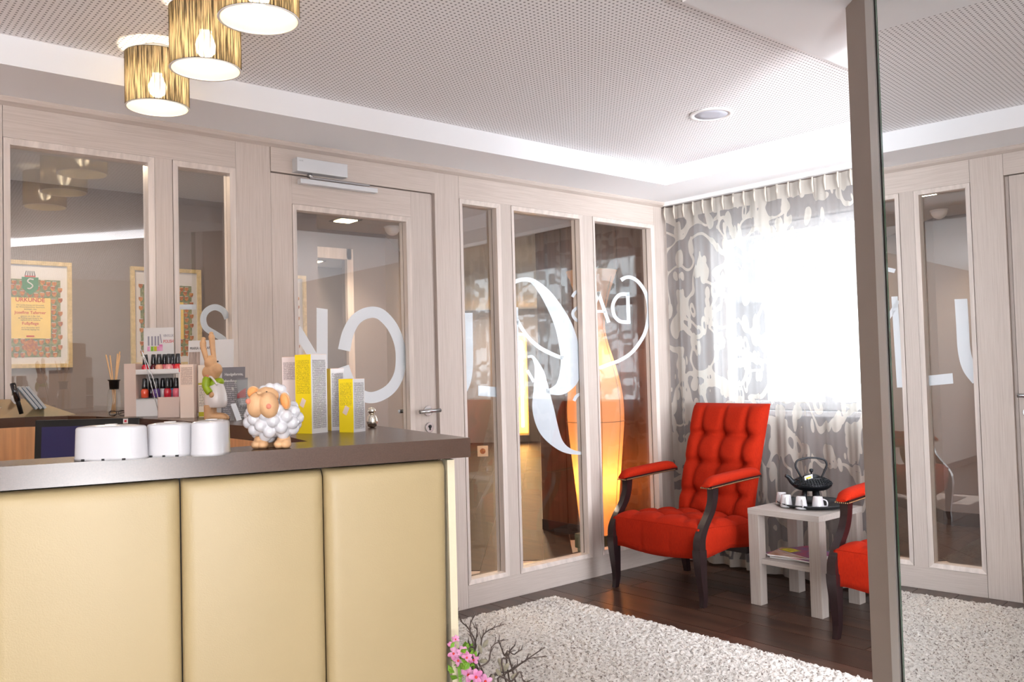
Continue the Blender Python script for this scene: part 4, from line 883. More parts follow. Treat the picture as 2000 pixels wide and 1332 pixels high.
# monitor inside the desk
mo = thing('monitor', (0, 0, 0), 0, 'black framed computer screen with dark blue display standing inside the desk', 'monitor')
tm = 2.75; c = at(171, 818, t=tm); xr = Vector((RT0.x, RT0.y, 0)); fwd = Vector((FW.x, FW.y, 0)).normalized(); wpx = 203/F_PX*tm/1.0
Mm = frame3((c.x, c.y, c.z), xr, (0, 0, 1)); Mm = Mm @ Matrix.Rotation(math.radians(1), 4, 'Y') @ Matrix.Rotation(math.radians(-4), 4, 'X')
hh = .23; w = wpx/2
G().box((-w, -hh, -.03), (w, 0, 0), .004, M=Mm).make('bezel', 'black', mo); G().box((-w+.022, -hh+.02, .0), (w-.022, -.022, .0012), M=Mm).make('display', 'screen', mo)
G().box((w-.052, -.018, .0), (w-.037, -.003, .0015), M=Mm).make('sticker', 'paper', mo); st_ = G().box((w-.048, -.014, .0015), (w-.041, -.007, .002), M=Mm).make('sticker_heart', 'red_spine', mo)
bz = c-Vector((0, 0, hh)); G().tube([(bz.x+.02*fwd.x, bz.y+.02*fwd.y, bz.z+.04), (bz.x+.05*fwd.x, bz.y+.05*fwd.y, .752)], .018, 10).lathe([(.10, .751), (.10, .758), (.02, .762)], c=(bz.x+.05*fwd.x, bz.y+.05*fwd.y, 0), n=28).make('stand', 'black', mo)
# ------------------------------------------------------------------ things on the counter
def canister(u0, u1, vb, vt, lab, kind=0, rz=None):
    p = at((u0+u1)/2, vb, z=ZT); tt = (p-Vector((0, 0, CH))).dot(FW); ww = (u1-u0)/F_PX*tt; h = (vb-vt)/F_PX*tt*1.0
    ang = math.atan2(xr.y, xr.x) if rz is None else rz
    o = thing('plastic_container', (*away(p, .024).xy, ZT), ang, lab, 'container', 'white plastic containers on the counter')
    def outline(s, n=56):
        pts = []
        for k in range(n):
            a = 2*PI*k/n; c_, s_ = math.cos(a), math.sin(a)
            if kind == 0: x = ww/2*sgn(c_, .55); y = .027*sgn(s_, .8)*(1-.32*abs(c_)**3)
            else: x = ww/2*sgn(c_, .7)*(1-.13*(s_ > .2)); y = .040*sgn(s_, .6)
            pts.append((x*s, y*s))
        return pts
    rows = [[Vector((x, y, z)) for x, y in outline(s)] for s, z in ((1.01, 0), (1.01, .004), (.995, .005), (.965, h*.93), (.945, h*.975), (.90, h), (.6, h+.002), (.05, h+.003))]
    g = G(); g.grid(rows, close=True); g.f += [tuple(range(56))]; g.sm += [False]; body = g.make('shell', 'white_gloss', o)
    g = G(); 
    for k in range(3): g.box((-ww*.3+k*ww*.28, -.0285, .0002), (-ww*.3+k*ww*.28+.004, -.02, .003))
    g.make('foot_notch', 'black_gap', o); G().lathe([(.009, 0), (.009, .0015), (.001, .0015)], n=16, c=(0, 0, h+.002)).make('lid_plug', 'white', o); return o
canister(147, 289, 899, 834, 'white plastic container on the counter, leftmost and widest of three'); canister(288, 378, 892, 829, 'white plastic container between the widest one and the small one'); canister(381, 447, 889, 824, 'small upright white plastic container next to the sheep', 1)
# sheep
sp_ = at(535, 877, z=ZT); sh = thing('sheep_figurine', (*away(sp_, .026).xy, ZT), math.atan2(xr.y, xr.x)+math.radians(0), 'glazed white sheep figurine with tan face and feet on the counter edge', 'figurine')
k_ = (sp_-Vector((0, 0, CH))).length/F_PX  # metres per pixel
def sx_(u): return (u-535)*k_
def sz_(v): return (877-v)*k_
g = G(); bc = Vector((0, 0, sz_(822))); rx, ry, rz_ = sx_(588), 44*k_, 40*k_
g.ball(bc, (rx*.86, ry*.86, rz_*.9), seg=28)
for k in range(44):
    zz = 1-2*(k+.5)/44; a = k*2.39996; rr = math.sqrt(1-zz*zz)
    if zz > .93: continue
    g.ball((bc.x+rx*.86*rr*math.cos(a), bc.y+ry*.86*rr*math.sin(a), bc.z+rz_*.86*zz), 12.2*k_, seg=12)
remesh(g.make('wool_body', 'ceramic', sh), .0013, 7)
g = G(); 
for (u, v, y, r) in ((524, 765, -26, 8), (536, 762, -26, 9), (549, 762, -24, 9), (558, 766, -22, 9), (563, 777, -20, 8), (540, 768, -14, 13), (552, 774, -12, 13), (527, 771, -16, 9)): g.ball((sx_(u), y*k_, sz_(v)), r*k_, seg=12)
remesh(g.make('wool_fringe', 'ceramic', sh), .0012, 2)
g = G(); g.ball((sx_(516), -40*k_, sz_(793)), (18*k_, 18*k_, 24*k_), Matrix.Rotation(math.radians(12), 3, 'Y'), seg=24).ball((sx_(538), -42*k_, sz_(794)), (18.5*k_, 19*k_, 25*k_), Matrix.Rotation(math.radians(-8), 3, 'Y'), seg=24).ball((sx_(532), -30*k_, sz_(778)), (22*k_, 17*k_, 18*k_), seg=24)
hd = remesh(g.make('head', 'tan', sh), .0011, 1)
G().ball((sx_(526), -57*k_, sz_(771.5)), (5.5*k_, 4*k_, 3.2*k_), seg=14).make('nose', 'tan', hd)
G().ball((sx_(504), -54*k_, sz_(786)), (5*k_, 3.4*k_, 5*k_), seg=14).ball((sx_(543), -59.6*k_, sz_(796)), (5*k_, 2.4*k_, 5*k_), seg=14).make('cheek', 'blush', hd)
G().ball((sx_(536), -46*k_, sz_(769.3)), (1.7*k_, 1.4*k_, .9*k_), seg=8).ball((sx_(517), -46*k_, sz_(771)), (1.5*k_, 1.4*k_, .9*k_), seg=8).make('eye', 'black', hd)
for s, (u, v), rr, an in ((-1, (506, 771), (13, 6, 12), 45), (1, (565, 788), (10, 6, 16.5), -12)):
    Mr = Matrix.Rotation(math.radians(an), 3, 'Y'); e_ = G().ball((sx_(u), -26*k_, sz_(v)), tuple(r*k_ for r in rr), Mr, seg=20).make('ear', 'tan', sh)
    G().ball((sx_(u)+.0, -29.5*k_, sz_(v)), (rr[0]*.78*k_, 4*k_, rr[2]*.84*k_), Mr, seg=20).make('inner_ear', 'tan_dark', e_)
for u in (513, 556):
    g = G(); g.ball((sx_(u-6), -16*k_, 8*k_), (10*k_, 15*k_, 9*k_), seg=16).ball((sx_(u+6), -16*k_, 8*k_), (10*k_, 15*k_, 9*k_), seg=16).lathe([(14*k_, 2*k_), (13*k_, 18*k_), (10*k_, 24*k_)], c=(sx_(u), -8*k_, 0), n=16)
    for i_, v in enumerate(g.v): g.v[i_] = (v[0], v[1], max(v[2], .0003))
    remesh(g.make('foot', 'tan', sh), .0013, 1)
for u in (522, 548): G().lathe([(11*k_, .0003), (11*k_, 20*k_)], c=(sx_(u), 22*k_, 0), n=12).make('foot', 'tan', sh)
# boxes
def carton(u0, um, u1, vb, vt, ml, mr, lab, rzdeg, wl, wr_, sticker=False):
    """square carton: near vertical edge at um; left face wl, right face wr_ metres"""
    p = at(um, vb, z=ZT); tt = (p-Vector((0, 0, CH))).dot(FW); h = (vb-vt)/F_PX*tt
    o = thing('cosmetic_carton', (p.x, p.y, ZT), math.radians(rzdeg), lab, 'carton')
    # local: near edge at origin; left face along -x, right face along +y ... rotated
    G().box((-wl, 0, 0), (0, wr_, h-.0008)).make('carton_core', 'white', o)
    G().box((-wl, -.0006, 0), (0, 0, h)).make('side_panel', ml, o); G().box((0, 0, 0), (.0006, wr_, h)).make('side_panel', mr, o)
    G().box((-wl, 0, h-.0008), (0, wr_, h+.0004), .0003).make('top_flap', 'orange_tab', o)
    if sticker: G().box((-.006, -.0009, 0), (.006, -.0005, .018), M=Matrix.Translation((-wl*.62, -.0002, h*.34)) @ Matrix.Rotation(math.radians(28), 4, 'Y')).make('price_sticker', 'card_pink', o)
    return o
phi = math.degrees(math.atan2(xr.y, xr.x))
carton(0, 581, 0, 838, 697, 'print_pink', 'print_white', 'pale pink tall cosmetic carton at the left behind the sheep', phi-14, .036, .036)
carton(0, 609.5, 0, 847, 692, 'print_yellow', 'print_white', 'tallest yellow and white printed cosmetic carton behind the sheep', phi-32, .046, .046, True)
carton(0, 647.5, 0, 841, 720, 'yellow', 'print_white', 'white and yellow carton of middle height half behind the short one', phi-64, .03, .03)
carton(0, 691, 0, 844.5, 740, 'print_yellow', 'print_white', 'shortest yellow and white cosmetic carton, rightmost of the cartons', phi-29, .038, .038, True)
# silver ornament
p = at(725, 836, z=ZT); kk = (p-Vector((0, 0, CH))).dot(FW)/F_PX; sv = thing('silver_ornament', (p.x+.01, p.y+.012, ZT), 0, 'small chromed bird-like ornament of two balls right of the short carton', 'ornament')
G().lathe([(4*kk, 0), (9*kk, 3*kk), (11*kk, 12*kk), (9*kk, 22*kk), (4*kk, 27*kk)], n=24).make('body', 'chrome', sv); G().ball((0, 0, 33*kk), 7.5*kk, seg=20).make('head', 'chrome', sv)
G().tube([(-6*kk, 0, 34*kk), (-11*kk, -2*kk, 32*kk)], [2*kk, .5*kk], 8).make('beak', 'chrome', sv)
# bunny
p = at(421, 823, z=ZT); kb = (p-Vector((0, 0, CH))).dot(FW)/F_PX; rb = thing('rabbit_figurine', (*away(p, .03).xy, ZT), phi*PI/180, 'tan rabbit figurine with green shirt and white dungarees, looking right', 'figurine')
def bx(u): return (u-421)*kb
def bz_(v): return (823-v)*kb
g = G()
for k, (u, v, ru, rz2) in enumerate(((417, 725, 17, 18), (412, 727, 15, 15), (425, 722, 11, 13), (414, 708, 12, 15))): g.ball((bx(u), -2*kb, bz_(v)), (ru*kb, 15*kb, rz2*kb), seg=20)
hd = remesh(g.make('head', 'tan', rb), .002, 3)
for (pts, y) in (([(411, 714), (405, 692), (401, 674), (402, 661)], -7), ([(419, 708), (416, 686), (414, 662), (413, 650)], 6)):
    q = cr([(bx(a), y*kb, bz_(b)) for a, b in pts], 5); g = G().tube([tuple(z) for z in q], [r*kb for r in np.interp(np.linspace(0, 1, len(q)), [0, .35, .8, 1], [6, 7, 8.5, 4])], 14, flat=.7); g.ball(tuple(q[-1]), (4.5*kb, 3*kb, 4*kb)); g.make('ear', 'tan', rb)
G().ball((bx(430.5), -10*kb, bz_(706)), 1.8*kb, seg=10).make('eye', 'black', hd); G().ball((bx(411), -15*kb, bz_(735)), (4*kb, 2*kb, 3.4*kb), seg=10).make('cheek', 'blush', hd)
remesh(G().ball((bx(420), 0, bz_(752)), (14*kb, 14*kb, 15*kb), seg=20).ball((bx(430), 0, bz_(746)), (9*kb, 10*kb, 8*kb), seg=20).make('shirt', 'green_shirt', rb), .002, 2)
G().tube([tuple(z) for z in cr([(bx(409), -13*kb, bz_(743)), (bx(409), -16*kb, bz_(756)), (bx(417), -17*kb, bz_(768))], 5)], [8*kb]*5+[7*kb]*5+[6*kb], 14).ball((bx(409), -13*kb, bz_(742)), 8*kb).make('sleeve', 'green_shirt', rb)
G().ball((bx(420), -17*kb, bz_(771)), (5*kb, 5*kb, 6*kb)).make('paw', 'tan', rb)
g = G(); g.lathe([(q[0]*kb, q[1]*kb) for q in cr([(17, 26), (21, 28), (22.5, 40), (20.5, 56), (15, 74), (9, 82)], 4)], n=28, c=(bx(422), 0, 0), sy=.85); remesh(g.make('dungarees', 'overall', rb), .002, 3)
G().tube([tuple(z) for z in cr([(bx(413), -15*kb, bz_(760)), (bx(411), -13*kb, bz_(742)), (bx(418), -14*kb, bz_(736)), (bx(430), -13*kb, bz_(752))], 5)], 2.4*kb, 8).make('strap', 'overall', rb)
g = G()
for y in (-9, 9): g.ball((bx(424), y*kb, 8*kb), (20*kb, 8.5*kb, 8*kb), seg=18).lathe([(9*kb, 4*kb), (9.5*kb, 32*kb)], c=(bx(411), y*kb, 0), n=16).ball((bx(438), y*kb, 5.5*kb), (8*kb, 7*kb, 5.5*kb), seg=14)
for i_, v in enumerate(g.v): g.v[i_] = (v[0], v[1], max(v[2], .0004))
remesh(g.make('foot', 'tan', rb), .002, 2)
# card sign stand (easel) next to the rabbit
p = at(458, 822, z=ZT); kk = (p-Vector((0, 0, CH))).dot(FW)/F_PX; cs = thing('card_easel', (p.x, p.y, ZT), phi*PI/180, 'small folded silver price card leaning beside the rabbit', 'card')
G().add([(-7*kk, 0, 33*kk), (3*kk, 0, 34*kk), (16*kk, -6*kk, 2*kk), (6*kk, -6*kk, 0), (-7*kk, 1*kk, 33*kk), (3*kk, 1*kk, 34*kk), (16*kk, -5*kk, 2*kk), (6*kk, -5*kk, 0)], [(0, 1, 2, 3), (7, 6, 5, 4), (0, 4, 5, 1), (1, 5, 6, 2), (2, 6, 7, 3), (3, 7, 4, 0)]).make('front_flap', 'silver_paint', cs)
G().add([(-5*kk, 0, 30*kk), (0, 1*kk, 30*kk), (-6*kk, 16*kk, 0), (-14*kk, 14*kk, 0), (-5*kk, 1*kk, 30*kk), (0, 2*kk, 30*kk), (-6*kk, 17*kk, 0), (-14*kk, 15*kk, 0)], [(0, 1, 2, 3), (7, 6, 5, 4), (0, 4, 5, 1), (1, 5, 6, 2), (2, 6, 7, 3), (3, 7, 4, 0)]).make('rear_flap', 'alu', cs)
# signs behind the rabbit
def sign(u0, v0, u1, v1, dist_, name, lab, cat, mt, tilt=8, skew=0):
    """upright board facing the camera at depth dist_, bottom resting at counter height"""
    t_ = dist_; a = at(u0, v1, t=t_); w_ = (u1-u0)/F_PX*t_; top_ = at(u0, v0, t=t_).z; h = top_-ZT
    o = thing(name, (a.x, a.y, ZT), phi*PI/180+math.radians(skew), lab, cat); Mt = Matrix.Rotation(math.radians(-tilt), 4, 'X')
    G().box((0, -.0015, 0), (w_, .0015, h), .0003, M=Mt).make('board', mt, o)
    G().box((w_*.35, .0015, 0), (w_*.65, .05, .002)).add([(w_*.45, .0015, h*.6), (w_*.55, .0015, h*.6), (w_*.55, .05, .001), (w_*.45, .05, .001)], [(0, 1, 2, 3)]).make('rear_strut', 'white', o); return o, w_, h, Mt
o, w_, h, Mt = sign(366, 665, 465, 815, 2.85, 'advert_board', 'white advertising board with brush picture standing behind the rabbit figurine', 'sign', 'paper', 3, -14)
w_ = w_/math.cos(math.radians(14))
text('MARIA GALLAND', .0125, 'dark_ink', o, Mt @ frame3((.006, -.002, h-.03), (1, 0, 0), (0, 0, 1)), sx=.9); G().box((.003, -.0022, .01), (w_*.26, -.0016, h-.038), M=Mt).make('brush_picture', 'brush_print', o)
o, w_, h, Mt = sign(432, 717, 477, 805, 2.66, 'leaflet', 'grey leaflet with white heading standing right of the rabbit', 'leaflet', 'print_slate', 6, 0)
text('Handgeformte,', .0115, 'paper', o, Mt @ frame3((w_*.12, -.002, h-.026), (1, 0, 0), (0, 0, 1)), bold=.0003, sx=.82); text('Behandlungen', .0115, 'paper', o, Mt @ frame3((w_*.02, -.002, h-.046), (1, 0, 0), (0, 0, 1)), bold=.0003, sx=.8); G().box((w_*.86, -.0022, h-.046), (w_*.98, -.0016, h-.038), M=Mt).make('orange_square', 'red_ink', o)
o, w_, h, Mt = sign(462, 738, 483, 812, 2.56, 'brochure', 'narrow grey brochure with red car picture in clear holder, left of the sheep', 'brochure', 'print_slate', 5, 4)
G().add([(w_*.1, -.0022, h*.5), (w_*.9, -.0022, h*.52), (w_*.9, -.0022, h*.75), (w_*.45, -.0022, h*.68), (w_*.1, -.0022, h*.6)], [(0, 1, 2, 3, 4)]).make('red_picture', 'red_car', o)
G().box((-.002, -.012, 0), (w_+.012, -.0105, h*.95)).box((-.002, -.012, 0), (w_+.012, .008, .002)).make('clear_holder', 'clear_glass', o)
def slim(u0, u1, vb, vt, t_, mt, lab, name='cosmetic_carton', cat='carton', dp=.03, skew=0):
    p = at(u0, vb, z=ZT); tt = (p-Vector((0, 0, CH))).dot(FW); w_ = (u1-u0)/F_PX*tt; h = (vb-vt)/F_PX*tt
    o = thing(name, (p.x, p.y, ZT), phi*PI/180+math.radians(skew), lab, cat); G().box((0, .0006, 0), (w_, dp, h), .0006).make('carton_body', 'card_pink', o); G().box((0.0004, 0, .0004), (w_-.0004, .0008, h-.001)).make('printed_face', mt, o); return o, w_, h
slim(352, 379, 816.5, 712, 0, 'print_card', 'tall beige printed carton in front of the right end of the nail polish stand')
o, w_, h = slim(388, 403, 815, 713, 0, 'print_label', 'cream carton with yellow band and small print behind the rabbit'); G().box((.0004, -.0004, h*.62), (w_-.0004, 0, h*.655)).make('yellow_band', 'yellow_gold', o); G().box((.0004, -.0004, .002), (w_-.0004, 0, h*.1)).make('flower_picture', 'yellow_gold', o)
# ------------------------------------------------------------------ nail polish display
td = 2.93; pl_ = at(243, 812, t=td); kk = td/F_PX
dp_ = thing('polish_display', (pl_.x, pl_.y, ZT), phi*PI/180, 'white two-tier nail polish display stand with header card on the back counter', 'display stand')
z_of = lambda v: (pl_.z-ZT)+(812-v)*kk-(pl_.z-ZT)*0
def dz(v): return at(300, v, t=td).z-ZT
def dxx(u): return (u-243)*kk
zb0 = 0.0
G().box((dxx(243), 0, zb0), (dxx(266), .085, dz(709)), .0006).make('side_wall', 'card_pink', dp_)
G().box((dxx(348), .008, zb0), (dxx(350.5), .085, dz(728)), .0006).make('side_wall', 'white', dp_)
G().box((dxx(266), .0, zb0), (dxx(350), .004, dz(778))).box((dxx(266), .0, dz(778)-.004), (dxx(350), .085, dz(778))).make('lower_shelf', 'white', dp_)
G().box((dxx(266), .0, dz(731)), (dxx(350), .003, dz(721))).box((dxx(266), .0, dz(731)), (dxx(350), .085, dz(731)+.003)).make('upper_shelf', 'white', dp_)
bp_ = G().box((dxx(262), .083, zb0), (dxx(322), .085, dz(637))).make('header_card', 'paper', dp_)
text('VINYLUX', .013, 'hair_grey', bp_, frame3((dxx(301.5), .0824, dz(656)), (1, 0, 0), (0, 0, 1)), sx=.68); text('POLISH', .0155, 'red_spine', bp_, frame3((dxx(301.5), .0824, dz(668)), (1, 0, 0), (0, 0, 1)), sx=.72)
for u, m_ in ((272, 'petal'), (279, 'leaf'), (285.5, 'yellow_gold'), (291.5, 'petal')):
    G().box((dxx(u-1.6), .0822, dz(673)), (dxx(u+1.6), .083, dz(654))).make('printed_cap', 'hair_grey', bp_); G().box((dxx(u-2.8), .0822, dz(684)), (dxx(u+2.8), .083, dz(674.5))).make('printed_bottle', m_, bp_)
G().box((-.0016, 0, 0), (.0016, .001, 18*kk), M=Matrix.Translation((dxx(298), .0822, dz(668))) @ Matrix.Rotation(-.15, 4, 'Y')).make('printed_brush', 'hair_grey', bp_); G().box((dxx(293), .0822, dz(684)), (dxx(300), .083, dz(671))).make('printed_bottle', 'petal', bp_)
PC = {'crimson': (200, 24, 50), 'burgundy': (88, 16, 34), 'peach': (240, 178, 150), 'rose': (232, 110, 130), 'blush_pink': (240, 160, 160), 'pink': (224, 60, 96), 'coral': (232, 52, 56), 'dark_plum': (44, 22, 42), 'orange_red': (236, 88, 56), 'sky_blue': (120, 170, 216), 'violet': (90, 60, 130), 'pearl': (236, 224, 226)}
for k2_, v2_ in PC.items(): mat('polish_'+k2_, v2_, .12, coat=.6, bump=.01)
def bottle(u, vb, col, lab, y=.02, s=1.06):
    if y > .03: u -= 6
    w_ = 15*kk*s; base_ = dp_.matrix_world
    loc = Matrix.Rotation(phi*PI/180, 3, 'Z') @ Vector((dxx(u), y, dz(vb))); 
    o = thing('nail_polish', (pl_.x+loc.x, pl_.y+loc.y, ZT+loc.z), phi*PI/180, lab, 'nail polish', 'nail polish bottles in the display')
    G().lathe([(.0095*s, .0002), (.0115*s, .002), (.0118*s, .024), (.0085*s, .03), (.006*s, .032)], n=16).make('bottle', 'polish_'+col, o); G().lathe([(.0088*s, .031), (.0092*s, .033), (.0068*s, .064), (.006*s, .066), (.001, .0663)], n=16).make('cap', 'glossy_cap', o); return o
tops = [(281, 'crimson'), (297, 'burgundy'), (308, 'peach'), (319, 'rose'), (327, 'blush_pink'), (335, 'pink'), (345, 'coral')]
for i_, (u, c_) in enumerate(tops): bottle(u, 729.5, c_, f'{c_.replace("_", " ")} nail polish with black cap on the upper display tier', .018 if i_ % 2 == 0 else .043)
lows = [(279, 'orange_red'), (292, 'dark_plum'), (302, 'violet'), (315, 'pearl'), (324, 'crimson'), (331, 'sky_blue'), (341, 'rose')]
for i_, (u, c_) in enumerate(lows): bottle(u, 777, c_, f'{c_.replace("_", " ")} nail polish with black cap on the lower display tier', .018 if i_ % 2 == 0 else .043)
# front box of the display + nail file
p = at(308, 816.5, z=ZT); o = thing('cardboard_tray', (p.x, p.y, ZT), phi*PI/180, 'low beige cardboard tray box standing before the polish display', 'box')
ww = 44*(p-Vector((0, 0, CH))).dot(FW)/F_PX; hq = 38*kk; G().box((0, 0, 0), (ww, .002, hq)).box((0, 0, 0), (ww, .045, .002)).box((0, 0, 0), (.002, .045, hq)).box((ww-.002, 0, 0), (ww, .045, hq*.8)).make('tray_walls', 'card_pink', o)
a_, b_ = Vector((.004, .01, .004)), Vector((.004-30*kk, -.005, 128*kk)); fo = thing('tweezers', (p.x, p.y, ZT), phi*PI/180, 'slim steel tweezers propped upright in the cardboard tray', 'tweezers')
for s in (-1, 1): G().tube([tuple(q) for q in cr([a_+Vector((s*.003, 0, .004)), (a_+b_)/2+Vector((s*.006+.006, 0, 0)), b_], 6)], [.0022]*12+[.0012], 6, flat=.5).make('tweezer_arm', 'steel', fo)
# ------------------------------------------------------------------ reed diffuser, glasses, brochure stand
p = at(226, 810.5, z=ZT); kk2 = (p-Vector((0, 0, CH))).dot(FW)/F_PX; rd_ = thing('reed_diffuser', (p.x, p.y+.015, ZT), 0, 'glass reed diffuser with black collar and bamboo sticks on the back counter', 'diffuser')
q = kk2; G().lathe([(12*q, 0), (12.8*q, 3*q), (12.8*q, 40*q), (10*q, 50*q), (6*q, 54*q)], n=28).make('glass_bottle', 'clear_glass', rd_); G().lathe([(8.5*q, 50*q), (9.5*q, 66*q), (12*q, 68*q), (12*q, 69*q), (4*q, 69*q)], n=28).make('collar', 'black', rd_)
for k, (du, dv2) in enumerate(((-16, 118), (-6, 117), (6, 118), (10, 124), (13, 117), (8, 120))): G().tube([(random.uniform(-5, 5)*q, random.uniform(-4, 4)*q, 3*q), (du*q*.3, random.uniform(-2, 2)*q, 66*q), (du*q, random.uniform(-6, 6)*q, dv2*q)], 1.3*q, 6).make('reed', 'reed', rd_)
p = at(228, 813, z=ZT); gs = thing('eyeglasses', (p.x, p.y-.01, ZT), phi*PI/180, 'pair of folded dark-rimmed eyeglasses lying by the reed diffuser', 'glasses')
for s in (-1, 1): G().tube([(s*.016+.013*math.cos(t), 0, .011+.009*math.sin(t)) for t in np.linspace(0, 2*PI, 20)], .0012, 6).make('lens_rim', 'black', gs)
G().tube([(-.03, 0, .015), (.02, .012, .018)], .0012, 6).tube([(.03, 0, .015), (-.02, .016, .004)], .0012, 6).make('temple_arm', 'black', gs)
p = at(24, 813, z=ZT-.0); kk3 = 3.12/F_PX; p = at(88, 812, t=3.12); bs = thing('brochure_stand', (p.x, 3.60, ZT), 0, 'dark wedge-shaped card holder on the far left of the counter', 'card holder')
G().add([(-.13, -.055, 0), (.12, -.055, 0), (.06, .05, 0), (-.13, .05, 0), (-.13, .03, .065), (-.02, .04, .065)], [(0, 1, 2, 3), (0, 3, 4), (0, 4, 5, 1), (1, 5, 2), (3, 2, 5, 4)]).make('wedge_body', 'kraft_green', bs)
G().add([(-.1305, -.05, .002), (-.1305, .045, .002), (-.1305, .026, .058)], [(0, 1, 2)]).make('open_side', 'black', bs)
for k in range(3):
    o = thing('leaflet_stack', (p.x-.015+k*.014, 3.565, ZT+.035), 0, ('blue and grey booklet leaning in the card holder, leftmost of three', 'grey booklet leaning in the card holder, middle of three', 'grey booklet leaning in the card holder, rightmost of three')[k], 'booklet', 'booklets in the card holder')
    Mt = Matrix.Rotation(math.radians(-36), 4, 'Y'); G().box((-.004, -.02, -.008), (.004, .02, .092), .0005, M=Mt @ Matrix.Translation((0, 0, 0))).make('pages', 'card_grey', o); G().box((-.0052, -.02, -.008), (-.004, .02, .092), M=Mt).make('cover', 'card_blue', o)
o = thing('mascara_tube', (p.x-.062, 3.545, ZT+.012), 0, 'black cosmetic tube standing tilted in the card holder', 'cosmetic tube'); Mt = Matrix.Rotation(math.radians(-14), 3, 'Y')
G().lathe([(.0075, 0), (.008, .05), (.0085, .115), (.001, .116)], n=16, M=Mt).make('tube_body', 'black', o); G().lathe([(.0098, .048), (.0098, .112), (.001, .113)], n=16, M=Mt).make('cap', 'glossy_cap', o)
p = at(3, 813, y=3.56); o = thing('tissue_box', (p.x-.075, p.y, ZT), phi*PI/180, 'pale box at the left edge of the picture on the back counter', 'box')
G().box((-.06, 0, 0), (.04, .09, .038), .001).make('box_body', 'card_pink', o); G().box((-.05, .02, .038), (.018, .07, .062), .002).make('label_stack', 'turquoise', o); G().box((-.05, .019, .062), (.016, .07, .088), .004).make('upper_part', 'turquoise', o)
o = thing('tissue', (p.x+.05, p.y+.06, ZT), 0, 'crumpled white tissue beside the box at the far left', 'tissue'); g = G()
for k in range(7): g.ball((random.uniform(-.01, .01), random.uniform(-.01, .01), .02+k*.008), (.012, .006, .014), Matrix.Rotation(k*1.1, 3, 'Z'), seg=8)
remesh(g.make('tissue_ply', 'paper', o), .003, 1)
# ------------------------------------------------------------------ plant arrangement by the desk corner
PX, PY = 1.17, 1.34
po = thing('flower_arrangement', (PX, PY, 0), 0, 'potted orchids with pussy willow twigs on the floor at the right corner of the desk', 'plant')
G().lathe([(.07, 0), (.085, .02), (.105, .25), (.11, .38), (.113, .4), (.1, .4), (.095, .37)], n=36, caps=False).make('pot', 'pot', po); G().lathe([(.001, .375), (.096, .372)], n=24, caps=False).make('soil', 'soil', po)
def W2L(u, v, t_): return at(u, v, t=t_)-Vector((PX, PY, 0))
twigs = [[(940, 1345), (955, 1290), (962, 1262), (985, 1248)], [(925, 1345), (938, 1270), (943, 1242), (960, 1228), (985, 1219)], [(925, 1330), (930, 1262), (915, 1228), (900, 1212), (892, 1185)], [(930, 1300), (926, 1262), (918, 1235), (920, 1215), (931, 1197)], [(960, 1345), (985, 1318), (1010, 1300), (1035, 1286), (1068, 1282)], [(965, 1345), (1000, 1310), (1032, 1286), (1064, 1264)], [(985, 1320), (992, 1285), (998, 1268), (1006, 1261)], [(1000, 1305), (985, 1280), (978, 1262), (972, 1250)], [(935, 1320), (925, 1285), (928, 1258), (932, 1232), (925, 1224)], [(975, 1345), (1000, 1330), (1015, 1312), (1022, 1330), (1030, 1332)], [(990, 1300), (1005, 1278), (1020, 1268)], [(928, 1280), (918, 1268), (914, 1255)]]
for k, tw in enumerate(twigs):
    t_ = 1.55+.05*(k % 3); root = Vector((random.uniform(-.03, .03), random.uniform(-.03, .03), .37)); pts = [tuple(root)]+[tuple(W2L(u, v, t_)) for u, v in tw]; q = cr(pts, 5)
    g = G(); g.tube([tuple(z) for z in q], [float(r) for r in np.linspace(.0022, .0008, len(q))], 6)
    for j in range(len(q)//2, len(q)-1, 2):
        a = Vector(q[j]); d = (Vector(q[j+1])-a).normalized(); sd = Vector((random.uniform(-1, 1), random.uniform(-1, 1), random.uniform(-.2, 1))).normalized(); g.tube([a, a+(d+sd*.8).normalized()*random.uniform(.006, .016)], [.0009, .0005], 5)
    g.make('twig', 'twig', po)
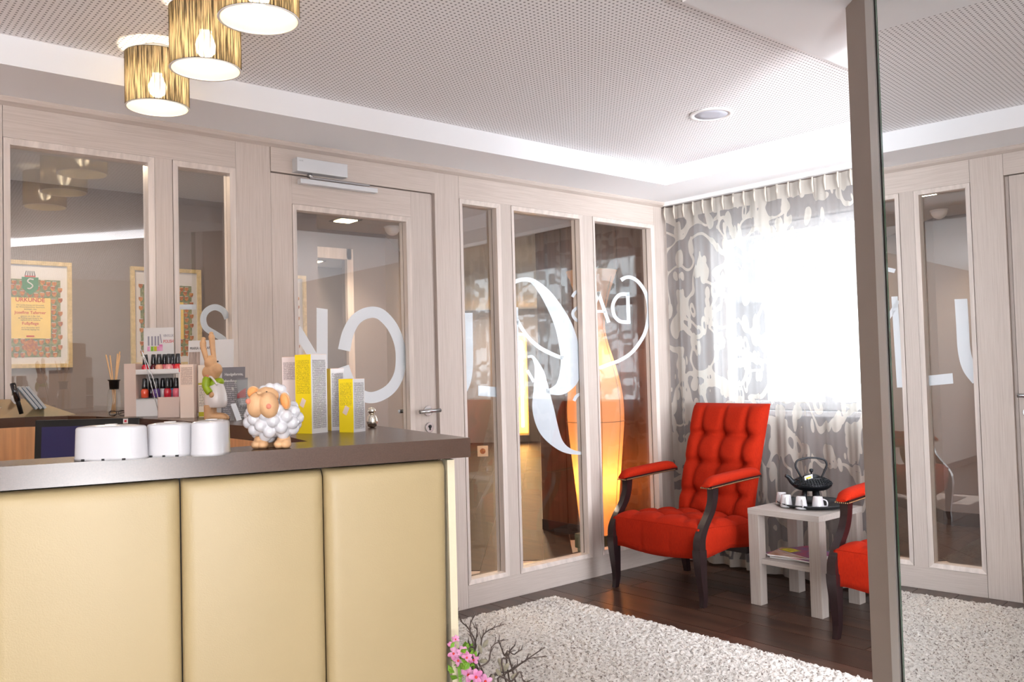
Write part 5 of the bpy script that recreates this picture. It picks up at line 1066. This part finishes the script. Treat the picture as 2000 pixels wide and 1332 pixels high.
for (u, v, a) in ((948, 1257, 35), (944, 1291, 85), (977, 1294, -20), (981, 1303, 15), (974, 1314, -30), (989, 1303, 30), (1005, 1320, 60), (938, 1268, -10), (962, 1326, 10)):
    c = W2L(u, v, 1.57); d = Vector((RT.x*math.sin(math.radians(a)), RT.y*math.sin(math.radians(a)), math.cos(math.radians(a)))); G().ball(c, (.0042, .0042, .0085), d.to_track_quat('Z', 'Y').to_matrix(), seg=12).make('catkin', 'catkin', po)
for (u, v, s_) in ((890, 1248, 5), (886, 1276, 8), (903, 1272, 7), (912, 1284, 7), (925, 1288, 7), (895, 1290, 8), (915, 1318, 10), (930, 1322, 10), (948, 1330, 9), (882, 1262, 6)):
    c = W2L(u, v, 1.52+.03*random.random()); fl_ = G(); k0 = 1.52/F_PX*s_
    for j in range(5):
        a = j*2*PI/5+random.random(); dd = RT0*math.cos(a)+Vector((0, 0, 1))*math.sin(a); xx = dd.cross(FW).normalized(); Q = Matrix((xx, FW, dd)).transposed(); fl_.ball(c+dd*k0*.8, (k0*.6, k0*.14, k0*.85), Q, seg=10)
    f_ = fl_.make('blossom', 'petal', po); G().ball(c-fwd*.002, k0*.3, seg=8).make('blossom_centre', 'petal_core', f_)
for k in range(46):
    u, v = random.uniform(874, 930), random.uniform(1262, 1345); c = W2L(u, v, 1.5+.12*random.random()); a = random.random()*2*PI; L_ = random.uniform(.008, .02); d = Vector((math.cos(a)*.6, math.sin(a)*.6, random.uniform(-.2, 1))).normalized(); s_ = d.cross(Vector((FW.x, FW.y, .3))).normalized()*L_*.32
    n_ = d.cross(s_).normalized()*.0008; g = G(); g.add([c, c+d*L_*.5+s_+n_*3, c+d*L_, c+d*L_*.5-s_+n_*3, c-n_, c+d*L_*.5+s_+n_*2, c+d*L_-n_, c+d*L_*.5-s_+n_*2], [(0, 1, 2, 3), (7, 6, 5, 4), (0, 4, 5, 1), (1, 5, 6, 2), (2, 6, 7, 3), (3, 7, 4, 0)]); g.make('leaf', 'leaf', po)
g = G()
for k in range(14): c = W2L(random.uniform(876, 930), random.uniform(1265, 1300), 1.55); g.tube([(random.uniform(-.05, .05), random.uniform(-.05, .05), .375), (c.x*.9, c.y*.9, (c.z+.37)/2), c], .0013, 5)
g.make('flower_stem', 'leaf', po)
